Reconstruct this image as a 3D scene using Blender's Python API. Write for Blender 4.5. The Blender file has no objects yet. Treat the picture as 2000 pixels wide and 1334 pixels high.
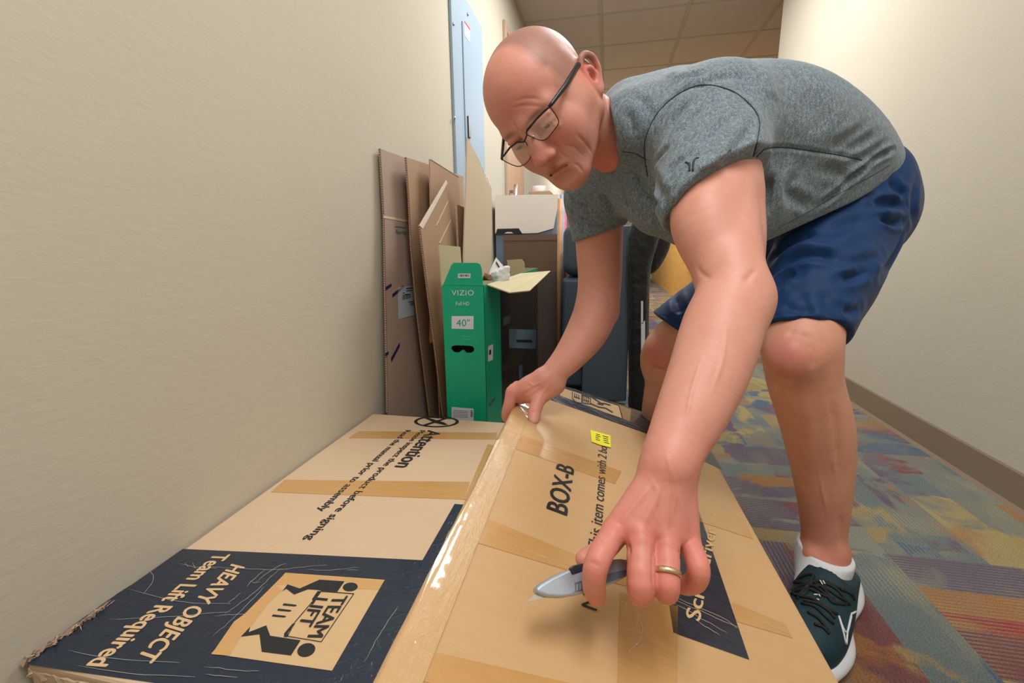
import bpy, bmesh, math, random, time
import numpy as np
from mathutils import Vector, Matrix
from mathutils.bvhtree import BVHTree

T0 = time.time()
rng = np.random.RandomState(7)
random.seed(7)
SC = bpy.context.scene
COL = SC.collection

# ------------------------------------------------------------------ camera
# the camera stands in the corridor, 0.70 m above the carpet; X right, Y down the corridor, Z up
FPX = 880.0; CX = 1000.0; CY = 667.0; CAM_H = 0.70
_d = np.array([(1185.0 - CX) / FPX, (CY - 480.0) / FPX, -1.0]); _d /= np.linalg.norm(_d)
_n = np.cross(np.array([1.0, 0.012, 0.0]), _d)
if _n[1] < 0: _n = -_n
_n /= np.linalg.norm(_n)
RM = np.array([np.cross(_d, _n), _d, _n])          # camera coordinates -> world
CO = np.array([0.0, 0.0, CAM_H])
cam_data = bpy.data.cameras.new('camera')
cam = bpy.data.objects.new('camera', cam_data); COL.objects.link(cam)
cam_data.sensor_width = 36.0
cam_data.lens = FPX / 2000.0 * 36.0
cam_data.clip_start = 0.02
_m = Matrix([list(RM[0]) + [0.0], list(RM[1]) + [0.0], list(RM[2]) + [CAM_H], [0, 0, 0, 1]])
cam.matrix_world = _m
SC.camera = cam

# ------------------------------------------------------------------ world, exposure, lights
world = bpy.data.worlds.new('world'); SC.world = world; world.use_nodes = True
world.node_tree.nodes['Background'].inputs[0].default_value = (0.9, 0.95, 1.0, 1)
world.node_tree.nodes['Background'].inputs[1].default_value = 0.25
SC.view_settings.view_transform = 'Standard'
SC.view_settings.look = 'None'
SC.view_settings.gamma = 1.0
SC.view_settings.use_curve_mapping = False
SC.view_settings.exposure = 0.24

WL, WR, CH = -0.70, 1.09, 2.42        # left wall, right wall, ceiling height

def area_light(name, loc, sx, sy, power, color=(1, 0.985, 0.97), rot=(0, 0, 0)):
    l = bpy.data.lights.new(name, 'AREA'); l.shape = 'RECTANGLE'; l.size = sx; l.size_y = sy
    l.energy = power; l.color = color
    o = bpy.data.objects.new(name, l); COL.objects.link(o)
    o.location = loc; o.rotation_euler = rot
    return o
area_light('ceiling_lamp', (0.25, .05, CH - 0.03), 0.55, 1.1, 22)
area_light('ceiling_lamp', (0.20, 2.70, CH - 0.03), 0.60, 1.15, 40)
area_light('ceiling_lamp', (0.3, 6.3, CH - 0.03), 0.9, 1.1, 60)
area_light('added_uplight', (0.15, -0.55, 1.25), 0.35, 0.35, 30, (1, .99, .98), (math.radians(180 + 12), 0, 0))  # unseen fill lamp, added to brighten the ceiling and the front

# ------------------------------------------------------------------ pixel helpers (design measurements -> world points)
def P(px, py, z):
    return CO + RM @ np.array([(px - CX) * z / FPX, (CY - py) * z / FPX, -z])
def ray(px, py):
    return RM @ np.array([(px - CX) / FPX, (CY - py) / FPX, -1.0])
def onax(px, py, ax, val):
    d = ray(px, py); return CO + d * ((val - CO[ax]) / d[ax])
def onplane(px, py, p0, n):
    d = ray(px, py); return CO + d * (np.dot(np.array(p0) - CO, n) / np.dot(d, n))
def nrm(v):
    v = np.array(v, float); return v / np.linalg.norm(v)

# ------------------------------------------------------------------ object helpers
def tag(o, label=None, cat=None, group=None, kind=None):
    if label: o['label'] = label
    if cat: o['category'] = cat
    if group: o['group'] = group
    if kind: o['kind'] = kind
    return o
def thing(name, label, cat, loc=(0, 0, 0), group=None):
    o = bpy.data.objects.new(name, None); COL.objects.link(o)
    o.location = Vector([float(c) for c in loc]); o.empty_display_size = 0.05
    return tag(o, label, cat, group)
def origin_of(p):
    v = Vector((0, 0, 0))
    while p is not None:
        v = v + p.location; p = p.parent
    return np.array(v)
def mk(name, verts, faces, mat, parent=None, loc=None, smooth=False, label=None):
    """mesh object from WORLD coordinates; the object's origin goes to loc (or its centre)."""
    V = np.array(verts, float).reshape(-1, 3)
    if loc is None:
        loc = np.array([(V[:, 0].min() + V[:, 0].max()) / 2, (V[:, 1].min() + V[:, 1].max()) / 2, V[:, 2].min()])
    loc = np.array(loc, float)
    me = bpy.data.meshes.new(name)
    if isinstance(faces, np.ndarray):
        n = faces.shape[1]
        me.vertices.add(len(V)); me.vertices.foreach_set('co', (V - loc).astype(np.float32).ravel())
        me.loops.add(faces.size); me.loops.foreach_set('vertex_index', faces.astype(np.int32).ravel())
        me.polygons.add(len(faces)); me.polygons.foreach_set('loop_start', np.arange(0, faces.size, n, dtype=np.int32))
        me.update(calc_edges=True)
    else:
        me.from_pydata([tuple(v) for v in (V - loc)], [], [tuple(int(i) for i in f) for f in faces])
    me.validate()
    if smooth: me.polygons.foreach_set('use_smooth', [True] * len(me.polygons))
    if mat is not None: me.materials.append(mat)
    o = bpy.data.objects.new(name, me); COL.objects.link(o)
    if parent is not None:
        o.parent = parent; o.location = Vector([float(c) for c in (loc - origin_of(parent))])
    else:
        o.location = Vector([float(c) for c in loc])
    if label: o['label'] = label
    return o
def bevel(o, w, seg=2):
    m = o.modifiers.new('bevel', 'BEVEL'); m.width = w; m.segments = seg; m.limit_method = 'ANGLE'
    m.angle_limit = math.radians(35)
    return o
def boxm(x0, x1, y0, y1, z0, z1):
    v = [(x, y, z) for x in (x0, x1) for y in (y0, y1) for z in (z0, z1)]
    f = [(0, 1, 3, 2), (4, 6, 7, 5), (0, 4, 5, 1), (2, 3, 7, 6), (0, 2, 6, 4), (1, 5, 7, 3)]
    return v, f
def box(name, x0, x1, y0, y1, z0, z1, mat, parent=None, bev=0, **k):
    v, f = boxm(x0, x1, y0, y1, z0, z1)
    o = mk(name, v, f, mat, parent, **k)
    if bev: bevel(o, bev)
    return o
def fix_normals(o):
    bm = bmesh.new(); bm.from_mesh(o.data); bmesh.ops.recalc_face_normals(bm, faces=bm.faces); bm.to_mesh(o.data); bm.free()
    return o
def slab(name, poly, thick, mat, parent=None, n=None, bev=0, **k):
    """planar polygon of world points given thickness along -n"""
    Q = np.array(poly, float)
    if n is None: n = nrm(np.cross(Q[1] - Q[0], Q[2] - Q[0]))
    N = len(Q)
    V = np.vstack([Q, Q - np.array(n) * thick])
    F = [tuple(range(N)), tuple(range(2 * N - 1, N - 1, -1))] + [(i, i + N, (i + 1) % N + N, (i + 1) % N) for i in range(N)]
    o = mk(name, V, F, mat, parent, **k); fix_normals(o)
    if bev: bevel(o, bev)
    return o
def tube(name, pts, r, mat, parent=None, seg=10, closed=False, sx=1.0, up=None, **k):
    """swept tube through world points; r scalar or list; sx = width factor along the side axis"""
    Q = np.array(pts, float); N = len(Q)
    rr = np.full(N, r, float) if np.isscalar(r) else np.array(r, float)
    T = np.zeros_like(Q)
    for i in range(N):
        a = Q[(i - 1) % N] if (closed or i > 0) else Q[i]
        b = Q[(i + 1) % N] if (closed or i < N - 1) else Q[i]
        T[i] = nrm(b - a + 1e-9)
    ref = np.array(up if up is not None else ([0, 0, 1] if abs(T[0][2]) < .9 else [1, 0, 0]), float)
    V = []; F = []
    for i in range(N):
        s = np.cross(T[i], ref); s = nrm(s + 1e-9); u = np.cross(s, T[i])
        if up is None: ref = u
        for j in range(seg):
            a = 2 * math.pi * j / seg
            V.append(Q[i] + rr[i] * (math.cos(a) * s * sx + math.sin(a) * u))
    M = N if closed else N - 1
    for i in range(M):
        for j in range(seg):
            a = i * seg + j; b = i * seg + (j + 1) % seg; c = ((i + 1) % N) * seg + (j + 1) % seg; d = ((i + 1) % N) * seg + j
            F.append((a, b, c, d))
    if not closed:
        F.append(tuple(range(seg - 1, -1, -1))); F.append(tuple((N - 1) * seg + j for j in range(seg)))
    return mk(name, V, F, mat, parent, smooth=True, **k)
def spline(pts, n=8):
    """Catmull-Rom through points"""
    Q = [np.array(p, float) for p in pts]; Q = [2 * Q[0] - Q[1]] + Q + [2 * Q[-1] - Q[-2]]
    out = []
    for i in range(1, len(Q) - 2):
        for t in np.linspace(0, 1, n, endpoint=False):
            a, b, c, d = Q[i - 1], Q[i], Q[i + 1], Q[i + 2]
            out.append(0.5 * ((2 * b) + (-a + c) * t + (2 * a - 5 * b + 4 * c - d) * t * t + (-a + 3 * b - 3 * c + d) * t ** 3))
    out.append(Q[-2]); return out

# ------------------------------------------------------------------ materials
def srgb(r, g, b):
    f = lambda c: (c / 255 / 12.92) if c / 255 <= 0.04045 else ((c / 255 + 0.055) / 1.055) ** 2.4
    return (f(r), f(g), f(b), 1.0)
def material(name, col, rough=0.6, spec=0.5, metal=0.0, var=0.0, vscale=8.0, bump=0.0, bscale=60.0, bdet=4.0,
             coat=0.0, coat_rough=0.1, alpha=1.0, trans=0.0, sss=0.0, emit=0.0, stretch=(1, 1, 1), sheen=0.0, bdist=0.002):
    m = bpy.data.materials.new(name); m.use_nodes = True
    nt = m.node_tree; b = nt.nodes['Principled BSDF']
    b.inputs['Base Color'].default_value = col
    b.inputs['Roughness'].default_value = rough
    b.inputs['Specular IOR Level'].default_value = spec
    b.inputs['Metallic'].default_value = metal
    b.inputs['Coat Weight'].default_value = coat; b.inputs['Coat Roughness'].default_value = coat_rough
    b.inputs['Alpha'].default_value = alpha; b.inputs['Transmission Weight'].default_value = trans
    b.inputs['Sheen Weight'].default_value = sheen
    if sss:
        b.inputs['Subsurface Weight'].default_value = sss; b.inputs['Subsurface Radius'].default_value = (0.010, 0.004, 0.002)
        b.inputs['Subsurface Scale'].default_value = 0.6
    if emit:
        b.inputs['Emission Color'].default_value = col; b.inputs['Emission Strength'].default_value = emit
    tc = nt.nodes.new('ShaderNodeTexCoord'); mp = nt.nodes.new('ShaderNodeMapping'); mp.inputs['Scale'].default_value = stretch
    nt.links.new(tc.outputs['Object'], mp.inputs[0])
    if var:
        no = nt.nodes.new('ShaderNodeTexNoise'); no.inputs['Scale'].default_value = vscale; no.inputs['Detail'].default_value = 4
        nt.links.new(mp.outputs[0], no.inputs['Vector'])
        mr = nt.nodes.new('ShaderNodeMapRange'); mr.inputs[3].default_value = 1 - var; mr.inputs[4].default_value = 1 + var
        mr.inputs[1].default_value = 0.25; mr.inputs[2].default_value = 0.75
        nt.links.new(no.outputs[0], mr.inputs[0])
        mx = nt.nodes.new('ShaderNodeVectorMath'); mx.operation = 'SCALE'; mx.inputs[0].default_value = col[:3]
        nt.links.new(mr.outputs[0], mx.inputs['Scale']); nt.links.new(mx.outputs[0], b.inputs['Base Color'])
    if bump:
        no = nt.nodes.new('ShaderNodeTexNoise'); no.inputs['Scale'].default_value = bscale; no.inputs['Detail'].default_value = bdet
        nt.links.new(mp.outputs[0], no.inputs['Vector'])
        bp = nt.nodes.new('ShaderNodeBump'); bp.inputs['Strength'].default_value = bump; bp.inputs['Distance'].default_value = bdist
        nt.links.new(no.outputs[0], bp.inputs['Height']); nt.links.new(bp.outputs[0], b.inputs['Normal'])
    return m
class NB:
    """small node-building helper"""
    def __init__(s, m): s.nt = m.node_tree; s.b = s.nt.nodes['Principled BSDF']
    def n(s, t, **kw):
        x = s.nt.nodes.new('ShaderNode' + t)
        for k, v in kw.items(): setattr(x, k, v)
        return x
    def l(s, a, b): s.nt.links.new(a, b)
    def val(s, x, sock):
        if isinstance(x, (int, float)): sock.default_value = x
        elif isinstance(x, tuple): sock.default_value = x
        else: s.l(x, sock)
    def math(s, op, a, b=0.0, c=None, clamp=False):
        x = s.n('Math', operation=op); x.use_clamp = clamp; s.val(a, x.inputs[0]); s.val(b, x.inputs[1])
        if c is not None: s.val(c, x.inputs[2])
        return x.outputs[0]
    def mix(s, f, a, b, bt='MIX'):
        x = s.n('Mix', data_type='RGBA', blend_type=bt); s.val(f, x.inputs[0]); s.val(a, x.inputs[6]); s.val(b, x.inputs[7]); return x.outputs[2]
    def noise(s, vec, scale, det=3.0, rough=0.5, dist=0.0):
        x = s.n('TexNoise'); s.l(vec, x.inputs['Vector']); x.inputs['Scale'].default_value = scale; x.inputs['Detail'].default_value = det
        x.inputs['Roughness'].default_value = rough; x.inputs['Distortion'].default_value = dist; return x.outputs[0]
    def mapping(s, vec, scale=(1, 1, 1), rot=(0, 0, 0), loc=(0, 0, 0)):
        x = s.n('Mapping'); s.l(vec, x.inputs[0]); x.inputs['Scale'].default_value = scale; x.inputs['Rotation'].default_value = rot; x.inputs['Location'].default_value = loc
        return x.outputs[0]
    def ramp(s, f, stops, interp='LINEAR'):
        x = s.n('ValToRGB'); s.l(f, x.inputs[0]); cr = x.color_ramp; cr.interpolation = interp
        while len(cr.elements) < len(stops): cr.elements.new(0.5)
        for e, (p, c) in zip(cr.elements, stops): e.position = p; e.color = c
        return x.outputs[0]
    def bump(s, h, strength, dist=0.002, normal=None):
        x = s.n('Bump'); s.l(h, x.inputs['Height']); x.inputs['Strength'].default_value = strength; x.inputs['Distance'].default_value = dist
        if normal is not None: s.l(normal, x.inputs['Normal'])
        return x.outputs[0]
# ------------------------------------------------------------------ distance-field modeller (smooth body and cloth surfaces)
def noise3(p, f, seed=0):
    """cheap smooth pseudo noise in [-1,1]"""
    q = p * f + seed * 1.7
    return (np.sin(q[..., 0] + 1.3 * np.sin(q[..., 1] * 1.1 + seed)) + np.sin(q[..., 1] * 1.2 + 1.1 * np.sin(q[..., 2] * .9 + 2 * seed)) + np.sin(q[..., 2] * 1.1 + 1.2 * np.sin(q[..., 0] * 1.05 + .5))) / 3
class Field:
    def __init__(s): s.p = []
    def cone(s, a, b, ra, rb, k=0.01, op='u', flat=None, f=1.0):
        a = np.array(a, float); b = np.array(b, float); R = np.linalg.norm(b - a) / 2 + max(ra, rb) * max(1, 1 / f)
        s.p.append(('cone', (a, b, ra, rb, None if flat is None else nrm(flat), f), op, k, (a + b) / 2, R)); return s
    def ball(s, a, r, k=0.01, op='u'): return s.ell(a, np.eye(3), (r, r, r), k, op)
    def ell(s, c, axes, rad, k=0.01, op='u'):
        s.p.append(('ell', (np.array(c, float), np.array(axes, float), np.array(rad, float)), op, k, np.array(c, float), max(rad))); return s
    def chain(s, pts, k=0.01, flat=None, f=1.0, op='u'):
        """pts: list of (point, radius)"""
        for (a, ra), (b, rb) in zip(pts[:-1], pts[1:]): s.cone(a, b, ra, rb, k, op, flat, f)
        return s
    def limb(s, pts, k=0.006, n=5, k0=None):
        """limb through (point, radius) stations, smoothly interpolated"""
        q = spline([np.append(p, r) for p, r in pts], n)
        for i in range(len(q) - 1): s.cone(q[i][:3], q[i + 1][:3], q[i][3], q[i + 1][3], (k0 or k) if i == 0 else k)
        return s
    def cut(s, p0, n, k=0.002):
        s.p.append(('cut', (np.array(p0, float), nrm(n)), 'cut', k, np.zeros(3), 99.0)); return s
    def cutlocal(s, p0, n, R, k=0.002):
        """half-space cut only within R of p0"""
        s.p.append(('cutl', (np.array(p0, float), nrm(n), R), 'cut', k, np.array(p0, float), R)); return s
    def disp(s, fn, c=None, R=99.0):
        s.p.append(('disp', fn, 'add', 0.02, np.zeros(3) if c is None else np.array(c, float), R)); return s
    @staticmethod
    def _d(kind, D, p):
        if kind == 'cone':
            a, b, ra, rb, fl, f = D
            q = p - a; ab = b - a
            if fl is not None: q = q + (f - 1) * (q @ fl)[..., None] * fl
            t = np.clip((q @ ab) / (ab @ ab + 1e-12), 0, 1)
            return np.linalg.norm(q - t[..., None] * ab, axis=-1) - (ra + (rb - ra) * t)
        if kind == 'ell':
            c, A, r = D
            q = (p - c) @ A.T
            k0 = np.linalg.norm(q / r, axis=-1); k1 = np.linalg.norm(q / (r * r), axis=-1) + 1e-9
            return k0 * (k0 - 1) / k1
        if kind == 'cut':
            return (p - D[0]) @ D[1]
        if kind == 'cutl':
            d = (p - D[0]) @ D[1]
            return np.where(np.linalg.norm(p - D[0], axis=-1) < D[2], d, -1.0)
    @staticmethod
    def _comb(D, d, op, k):
        if op == 'u':
            h = np.maximum(k - np.abs(D - d), 0) / k
            return np.minimum(D, d) - h * h * k * 0.25
        if op == 's': d = -d
        h = np.maximum(k - np.abs(D - d), 0) / k
        return np.maximum(D, d) + h * h * k * 0.25
    def eval(s, p):
        D = np.full(p.shape[:-1], 0.2)
        for kind, data, op, k, c, R in s.p:
            if kind == 'disp': D = D + data(p)
            else: D = s._comb(D, s._d(kind, data, p), op, k)
        return D
    def mesh(s, h, lo=None, hi=None, smooth=1):
        pr = [x for x in s.p if x[5] < 50]
        L = np.min([x[4] - x[5] for x in pr if x[2] == 'u'], axis=0) - 0.02 if lo is None else np.array(lo)
        U = np.max([x[4] + x[5] for x in pr if x[2] == 'u'], axis=0) + 0.02 if hi is None else np.array(hi)
        B = 8; bs = B * h; nb = np.ceil((U - L) / bs).astype(int)
        g = np.stack(np.meshgrid(*[np.arange(n) for n in nb], indexing='ij'), -1).reshape(-1, 3)
        cen = L + (g + 0.5) * bs; hd = bs * math.sqrt(3) / 2
        d = np.concatenate([s.eval(c) for c in np.array_split(cen, max(1, len(cen) // 200000))])
        keep = np.abs(d) < hd * 2.2 + 0.012
        g = g[keep]; cen = cen[keep]; n = len(g)
        S = B + 1
        off = np.stack(np.meshgrid(*[np.arange(S)] * 3, indexing='ij'), -1).reshape(-1, 3)
        D = np.full((n, S ** 3), 0.2, np.float32)
        for kind, data, op, k, c, R in s.p:
            m = np.arange(n) if R > 50 else np.nonzero(np.linalg.norm(cen - c, axis=1) < R * (1.25 if kind == 'ell' else 1.0) + hd + 2 * k + 0.015)[0]
            for mm in np.array_split(m, max(1, len(m) // 1500)):
                if len(mm) == 0: continue
                p = L + (g[mm][:, None, :] * B + off[None]) * h
                D[mm] = D[mm] + data(p) if kind == 'disp' else s._comb(D[mm], s._d(kind, data, p), op, k)
        D = D.reshape(n, S, S, S); ins = D < 0
        # cells
        cs = np.zeros((n, B, B, B), int)
        for a in (0, 1):
            for b in (0, 1):
                for c in (0, 1): cs += ins[:, a:a + B, b:b + B, c:c + B]
        act = (cs > 0) & (cs < 8)
        bi, ci, cj, ck = np.nonzero(act)
        acc = np.zeros((len(bi), 3)); cnt = np.zeros(len(bi))
        corners = [(a, b, c) for a in (0, 1) for b in (0, 1) for c in (0, 1)]
        val = {q: D[bi, ci + q[0], cj + q[1], ck + q[2]].astype(float) for q in corners}
        for q in corners:
            for ax in range(3):
                if q[ax]: continue
                r = list(q); r[ax] = 1; r = tuple(r)
                v0, v1 = val[q], val[r]; m = (v0 < 0) != (v1 < 0)
                t = np.where(m, v0 / np.where(m, v0 - v1, 1), 0)
                e = np.array(q, float)[None].repeat(len(bi), 0); e[:, ax] += t
                acc += np.where(m[:, None], e, 0); cnt += m
        gi = g[bi] * B + np.stack([ci, cj, ck], 1)
        V = L + (gi + acc / cnt[:, None]) * h
        NX = (nb + 2) * B
        key = lambda a: ((a[..., 0] + B) * NX[1] + (a[..., 1] + B)) * NX[2] + (a[..., 2] + B)
        kk = key(gi); o = np.argsort(kk); ks = kk[o]
        def find(a):
            q = key(a); i = np.searchsorted(ks, q); i = np.minimum(i, len(ks) - 1)
            return np.where(ks[i] == q, o[i], -1)
        Fs = []
        for ax in range(3):
            sl = [slice(0, B)] * 3; sl2 = list(sl); sl2[ax] = slice(1, B + 1)
            a = ins[(slice(None),) + tuple(sl)]; b = ins[(slice(None),) + tuple(sl2)]
            e = np.stack(np.nonzero(a != b), 1)
            base = g[e[:, 0]] * B + e[:, 1:]; sgn = a[tuple(e.T)]
            u, w = (ax + 1) % 3, (ax + 2) % 3
            du = np.zeros(3, int); du[u] = 1; dw = np.zeros(3, int); dw[w] = 1
            q = np.stack([find(base - du - dw), find(base - dw), find(base), find(base - du)], 1)
            ok = (q >= 0).all(1); q = q[ok]; sg = sgn[ok]
            q[~sg] = q[~sg][:, ::-1]
            Fs.append(q)
        F = np.concatenate(Fs)
        used = np.unique(F); rm = np.full(len(V), -1); rm[used] = np.arange(len(used)); V = V[used]; F = rm[F]
        for _ in range(smooth): V = lap(V, F, 0.5)
        return V, F
def lap(V, F, w):
    e = np.concatenate([F[:, [0, 1]], F[:, [1, 2]], F[:, [2, 3]], F[:, [3, 0]]])
    S = np.zeros_like(V); C = np.zeros(len(V))
    for a, b in ((0, 1), (1, 0)):
        for i in range(3): S[:, i] += np.bincount(e[:, a], V[e[:, b], i], len(V))
        C += np.bincount(e[:, a], minlength=len(V))
    return V + w * (S / np.maximum(C, 1)[:, None] - V)
def vnormals(V, F):
    n = np.cross(V[F[:, 2]] - V[F[:, 0]], V[F[:, 3]] - V[F[:, 1]])
    N = np.zeros_like(V)
    for j in range(4):
        for i in range(3): N[:, i] += np.bincount(F[:, j], n[:, i], len(V))
    return N / (np.linalg.norm(N, axis=1)[:, None] + 1e-12)
class Sculpt:
    """pushes an existing surface in and out along lines that are measured on it"""
    def __init__(s, V, F):
        s.V = V; s.F = F; s.N = vnormals(V, F)
        s.bvh = BVHTree.FromPolygons([tuple(v) for v in V.tolist()], F.tolist())
    def hit(s, px, py):
        d = Vector(ray(px, py)).normalized()
        h = s.bvh.ray_cast(Vector(CO), d)
        return None if h[0] is None else np.array(h[0])
    def line(s, pts, n=6):
        q = spline(pts, n) if len(pts) > 2 else [np.array(pts[0], float) * (1 - t) + np.array(pts[1], float) * t for t in np.linspace(0, 1, n)]
        out = [s.hit(*x[:2]) for x in q]
        return [o for o in out if o is not None]
    def dist(s, L, R):
        V = s.V; L = np.array(L)
        lo = L.min(0) - R; hi = L.max(0) + R
        idx = np.nonzero(((V > lo) & (V < hi)).all(1))[0]
        if len(idx) == 0: return idx, None, None
        best = np.full(len(idx), 9.0); tt = np.zeros(len(idx)); A = V[idx]
        if len(L) == 1: return idx, np.linalg.norm(A - L[0], axis=1), tt
        m = len(L) - 1
        for i in range(m):
            ab = L[i + 1] - L[i]; t = np.clip(((A - L[i]) @ ab) / (ab @ ab + 1e-12), 0, 1)
            d = np.linalg.norm(A - L[i] - t[:, None] * ab, axis=1)
            b = d < best; best[b] = d[b]; tt[b] = (i + t[b]) / m
        return idx, best, tt
    def push(s, pts, w, depth, taper=True, n=6, ridge=0.0):
        """depth>0 carves a groove of half-width w; ridge adds raised shoulders beside it"""
        L = s.line(pts, n) if len(pts[0]) == 2 else [np.array(p) for p in pts]
        if not L: return
        idx, d, t = s.dist(L, w * 4)
        if len(idx) == 0: return
        a = np.exp(-(d / w) ** 2) * depth
        if ridge: a = a - ridge * np.exp(-((d - 1.9 * w) / (0.9 * w)) ** 2)
        if taper and len(L) > 1: a = a * np.clip(4 * t, 0.25, 1) * np.clip(4 * (1 - t), 0.25, 1)
        s.V[idx] -= s.N[idx] * a[:, None]
    def near(s, pts, w, n=6):
        L = s.line(pts, n) if len(pts[0]) == 2 else [np.array(p) for p in pts]
        r = np.zeros(len(s.V))
        if not L: return r
        idx, d, t = s.dist(L, w * 3)
        if len(idx): r[idx] = np.exp(-(d / w) ** 2)
        return r
# ================================================================== SETTING
def wall_mat(name, col):
    m = material(name, col, rough=.75, spec=.25); N = NB(m)
    tc = N.n('TexCoord').outputs['Object']
    v = N.noise(N.mapping(tc, (1, 1, 1)), 3, 4)
    N.l(N.mix(N.math('MULTIPLY', v, .12), col, srgb(150, 140, 118)), N.b.inputs['Base Color'])
    h = N.math('ADD', N.noise(N.mapping(tc, (1, .35, 1)), 90, 5, .6), N.math('MULTIPLY', N.noise(tc, 12, 2), .5))
    N.l(N.bump(h, .18, .003), N.b.inputs['Normal'])
    return m
M_WALL = wall_mat('painted_wall', srgb(200, 194, 178))
def struct(o): o['kind'] = 'structure'; return o
YB, YF = -2.6, 10.0
struct(box('wall_left', WL - .12, WL, YB, YF, 0, CH, M_WALL))
struct(box('wall_right', WR, WR + .14, YB, 3.65, 0, CH, M_WALL))
struct(box('wall_far', WL - .12, 4.2, YF, YF + .12, 0, CH, M_WALL))
struct(box('wall_back', WL - .12, 4.2, YB - .12, YB, 0, CH, M_WALL))
struct(box('wall_right_return', WR + .14, 4.2, 3.51, 3.65, 0, CH, M_WALL))
struct(box('wall_side', 4.2, 4.32, YB, YF, 0, CH, M_WALL))
M_BASE = material('vinyl_base', srgb(140, 122, 104), rough=.5, spec=.4, var=.04)
def baseboard(name, x, s, y0, y1):
    pr = [(0, 0), (.010, 0), (.0045, .012), (.004, .096), (.0015, .102), (0, .102)]
    V = [(x + s * a, y, b) for y in (y0, y1) for a, b in pr]; n = len(pr)
    F = [tuple(range(n)), tuple(range(2 * n - 1, n - 1, -1))] + [(i, (i + 1) % n, (i + 1) % n + n, i + n) for i in range(n)]
    o = mk(name, V, F, M_BASE); fix_normals(o); return struct(o)
baseboard('baseboard_right', WR, -1, YB, 3.65)
baseboard('baseboard_left', WL, 1, YB, YF)
# carpet tiles
def carpet_mat():
    m = material('carpet', srgb(120, 120, 110), rough=.95, spec=.1); N = NB(m)
    oi = N.n('ObjectInfo'); tc = N.n('TexCoord')
    p = tc.outputs['Object']
    rnd = N.n('Vector' + 'Math', operation='SCALE'); cmb = N.n('CombineXYZ')
    N.l(oi.outputs['Random'], cmb.inputs[0]); N.l(N.math('MULTIPLY', oi.outputs['Random'], 7.3), cmb.inputs[1]); N.l(cmb.outputs[0], rnd.inputs[0]); rnd.inputs['Scale'].default_value = 31.0
    ad = N.n('VectorMath', operation='ADD'); N.l(p, ad.inputs[0]); N.l(rnd.outputs[0], ad.inputs[1])
    q = ad.outputs[0]
    # broad bands run along local X; each band is cut into blocks, each block with a yarn colour
    sep = N.n('SeparateXYZ'); N.l(q, sep.inputs[0])
    wob = N.noise(q, 7, 2)
    def pick(ky, kx, off):
        row = N.math('FLOOR', N.math('ADD', N.math('MULTIPLY', sep.outputs[1], ky), off))
        w0 = N.n('TexWhiteNoise', noise_dimensions='1D'); N.l(row, w0.inputs['W'])
        seg = N.math('FLOOR', N.math('ADD', N.math('ADD', N.math('MULTIPLY', sep.outputs[0], kx), N.math('MULTIPLY', w0.outputs['Value'], 9.0)), N.math('MULTIPLY', wob, .35)))
        cc = N.n('CombineXYZ'); N.l(row, cc.inputs[0]); N.l(seg, cc.inputs[1])
        w1 = N.n('TexWhiteNoise', noise_dimensions='3D'); N.l(cc.outputs[0], w1.inputs['Vector']); return w1.outputs['Value']
    pal = [(0, srgb(122, 126, 118)), (.16, srgb(104, 116, 120)), (.29, srgb(158, 136, 88)), (.42, srgb(74, 98, 124)), (.50, srgb(98, 82, 108)), (.60, srgb(122, 66, 72)), (.68, srgb(134, 136, 122)), (.78, srgb(164, 108, 58)), (.87, srgb(172, 152, 96)), (.95, srgb(158, 48, 54))]
    cols = N.ramp(pick(9.5, 2.2, 0.0), pal, 'CONSTANT')
    cols_b = N.ramp(pick(14.0, 3.0, 3.0), pal, 'CONSTANT')
    msk = N.ramp(N.noise(N.mapping(q, (1, 1.4, 1)), 4.0, 4, .62, .5), [(.47, (0, 0, 0, 1)), (.53, (1, 1, 1, 1))])
    c = N.mix(msk, cols, cols_b)
    rust = N.ramp(N.noise(N.mapping(q, (1, 1.5, 1), (0, 0, 0), (5, 3, 1)), 3.4, 4, .6), [(.60, (0, 0, 0, 1)), (.66, (1, 1, 1, 1))])
    c = N.mix(N.math('MULTIPLY', rust, .75), c, N.mix(N.noise(q, 9, 2), srgb(170, 96, 50), srgb(160, 124, 72)))
    c = N.mix(N.math('MULTIPLY', N.noise(q, 16, 4, .7), .4), c, srgb(112, 112, 104))
    # fine woven lines along local X
    fine = N.math('FRACT', N.math('MULTIPLY', sep.outputs[1], 110.0))
    ln = N.math('GREATER_THAN', fine, .5)
    dn = N.noise(N.mapping(q, (1, .3, 1)), 9, 3)
    lw = N.math('MULTIPLY', ln, N.math('MULTIPLY', N.ramp(dn, [(.38, (.15, .15, .15, 1)), (.6, (1, 1, 1, 1))]), .62))
    c = N.mix(lw, c, N.mix(N.noise(q, 4, 1), srgb(58, 74, 78), srgb(176, 168, 132)))
    pile = N.noise(q, 420, 2)
    c = N.mix(1.0, c, N.ramp(pile, [(.3, (.55, .55, .55, 1)), (.7, (1.12, 1.12, 1.12, 1))]), 'MULTIPLY')
    N.l(c, N.b.inputs['Base Color'])
    hh = N.math('ADD', pile, N.math('MULTIPLY', ln, .6))
    N.l(N.bump(hh, .6, .003), N.b.inputs['Normal'])
    return m
M_CARPET = carpet_mat()
M_SUB = material('subfloor', srgb(70, 68, 64), rough=.9)
floor = struct(box('floor', WL - .12, 4.2, YB - .12, YF + .12, -.06, -.004, M_SUB))
TS = .571; TX0, TY0 = WL, 1.066 - 6 * TS - 0.0
tile_me = None
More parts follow.
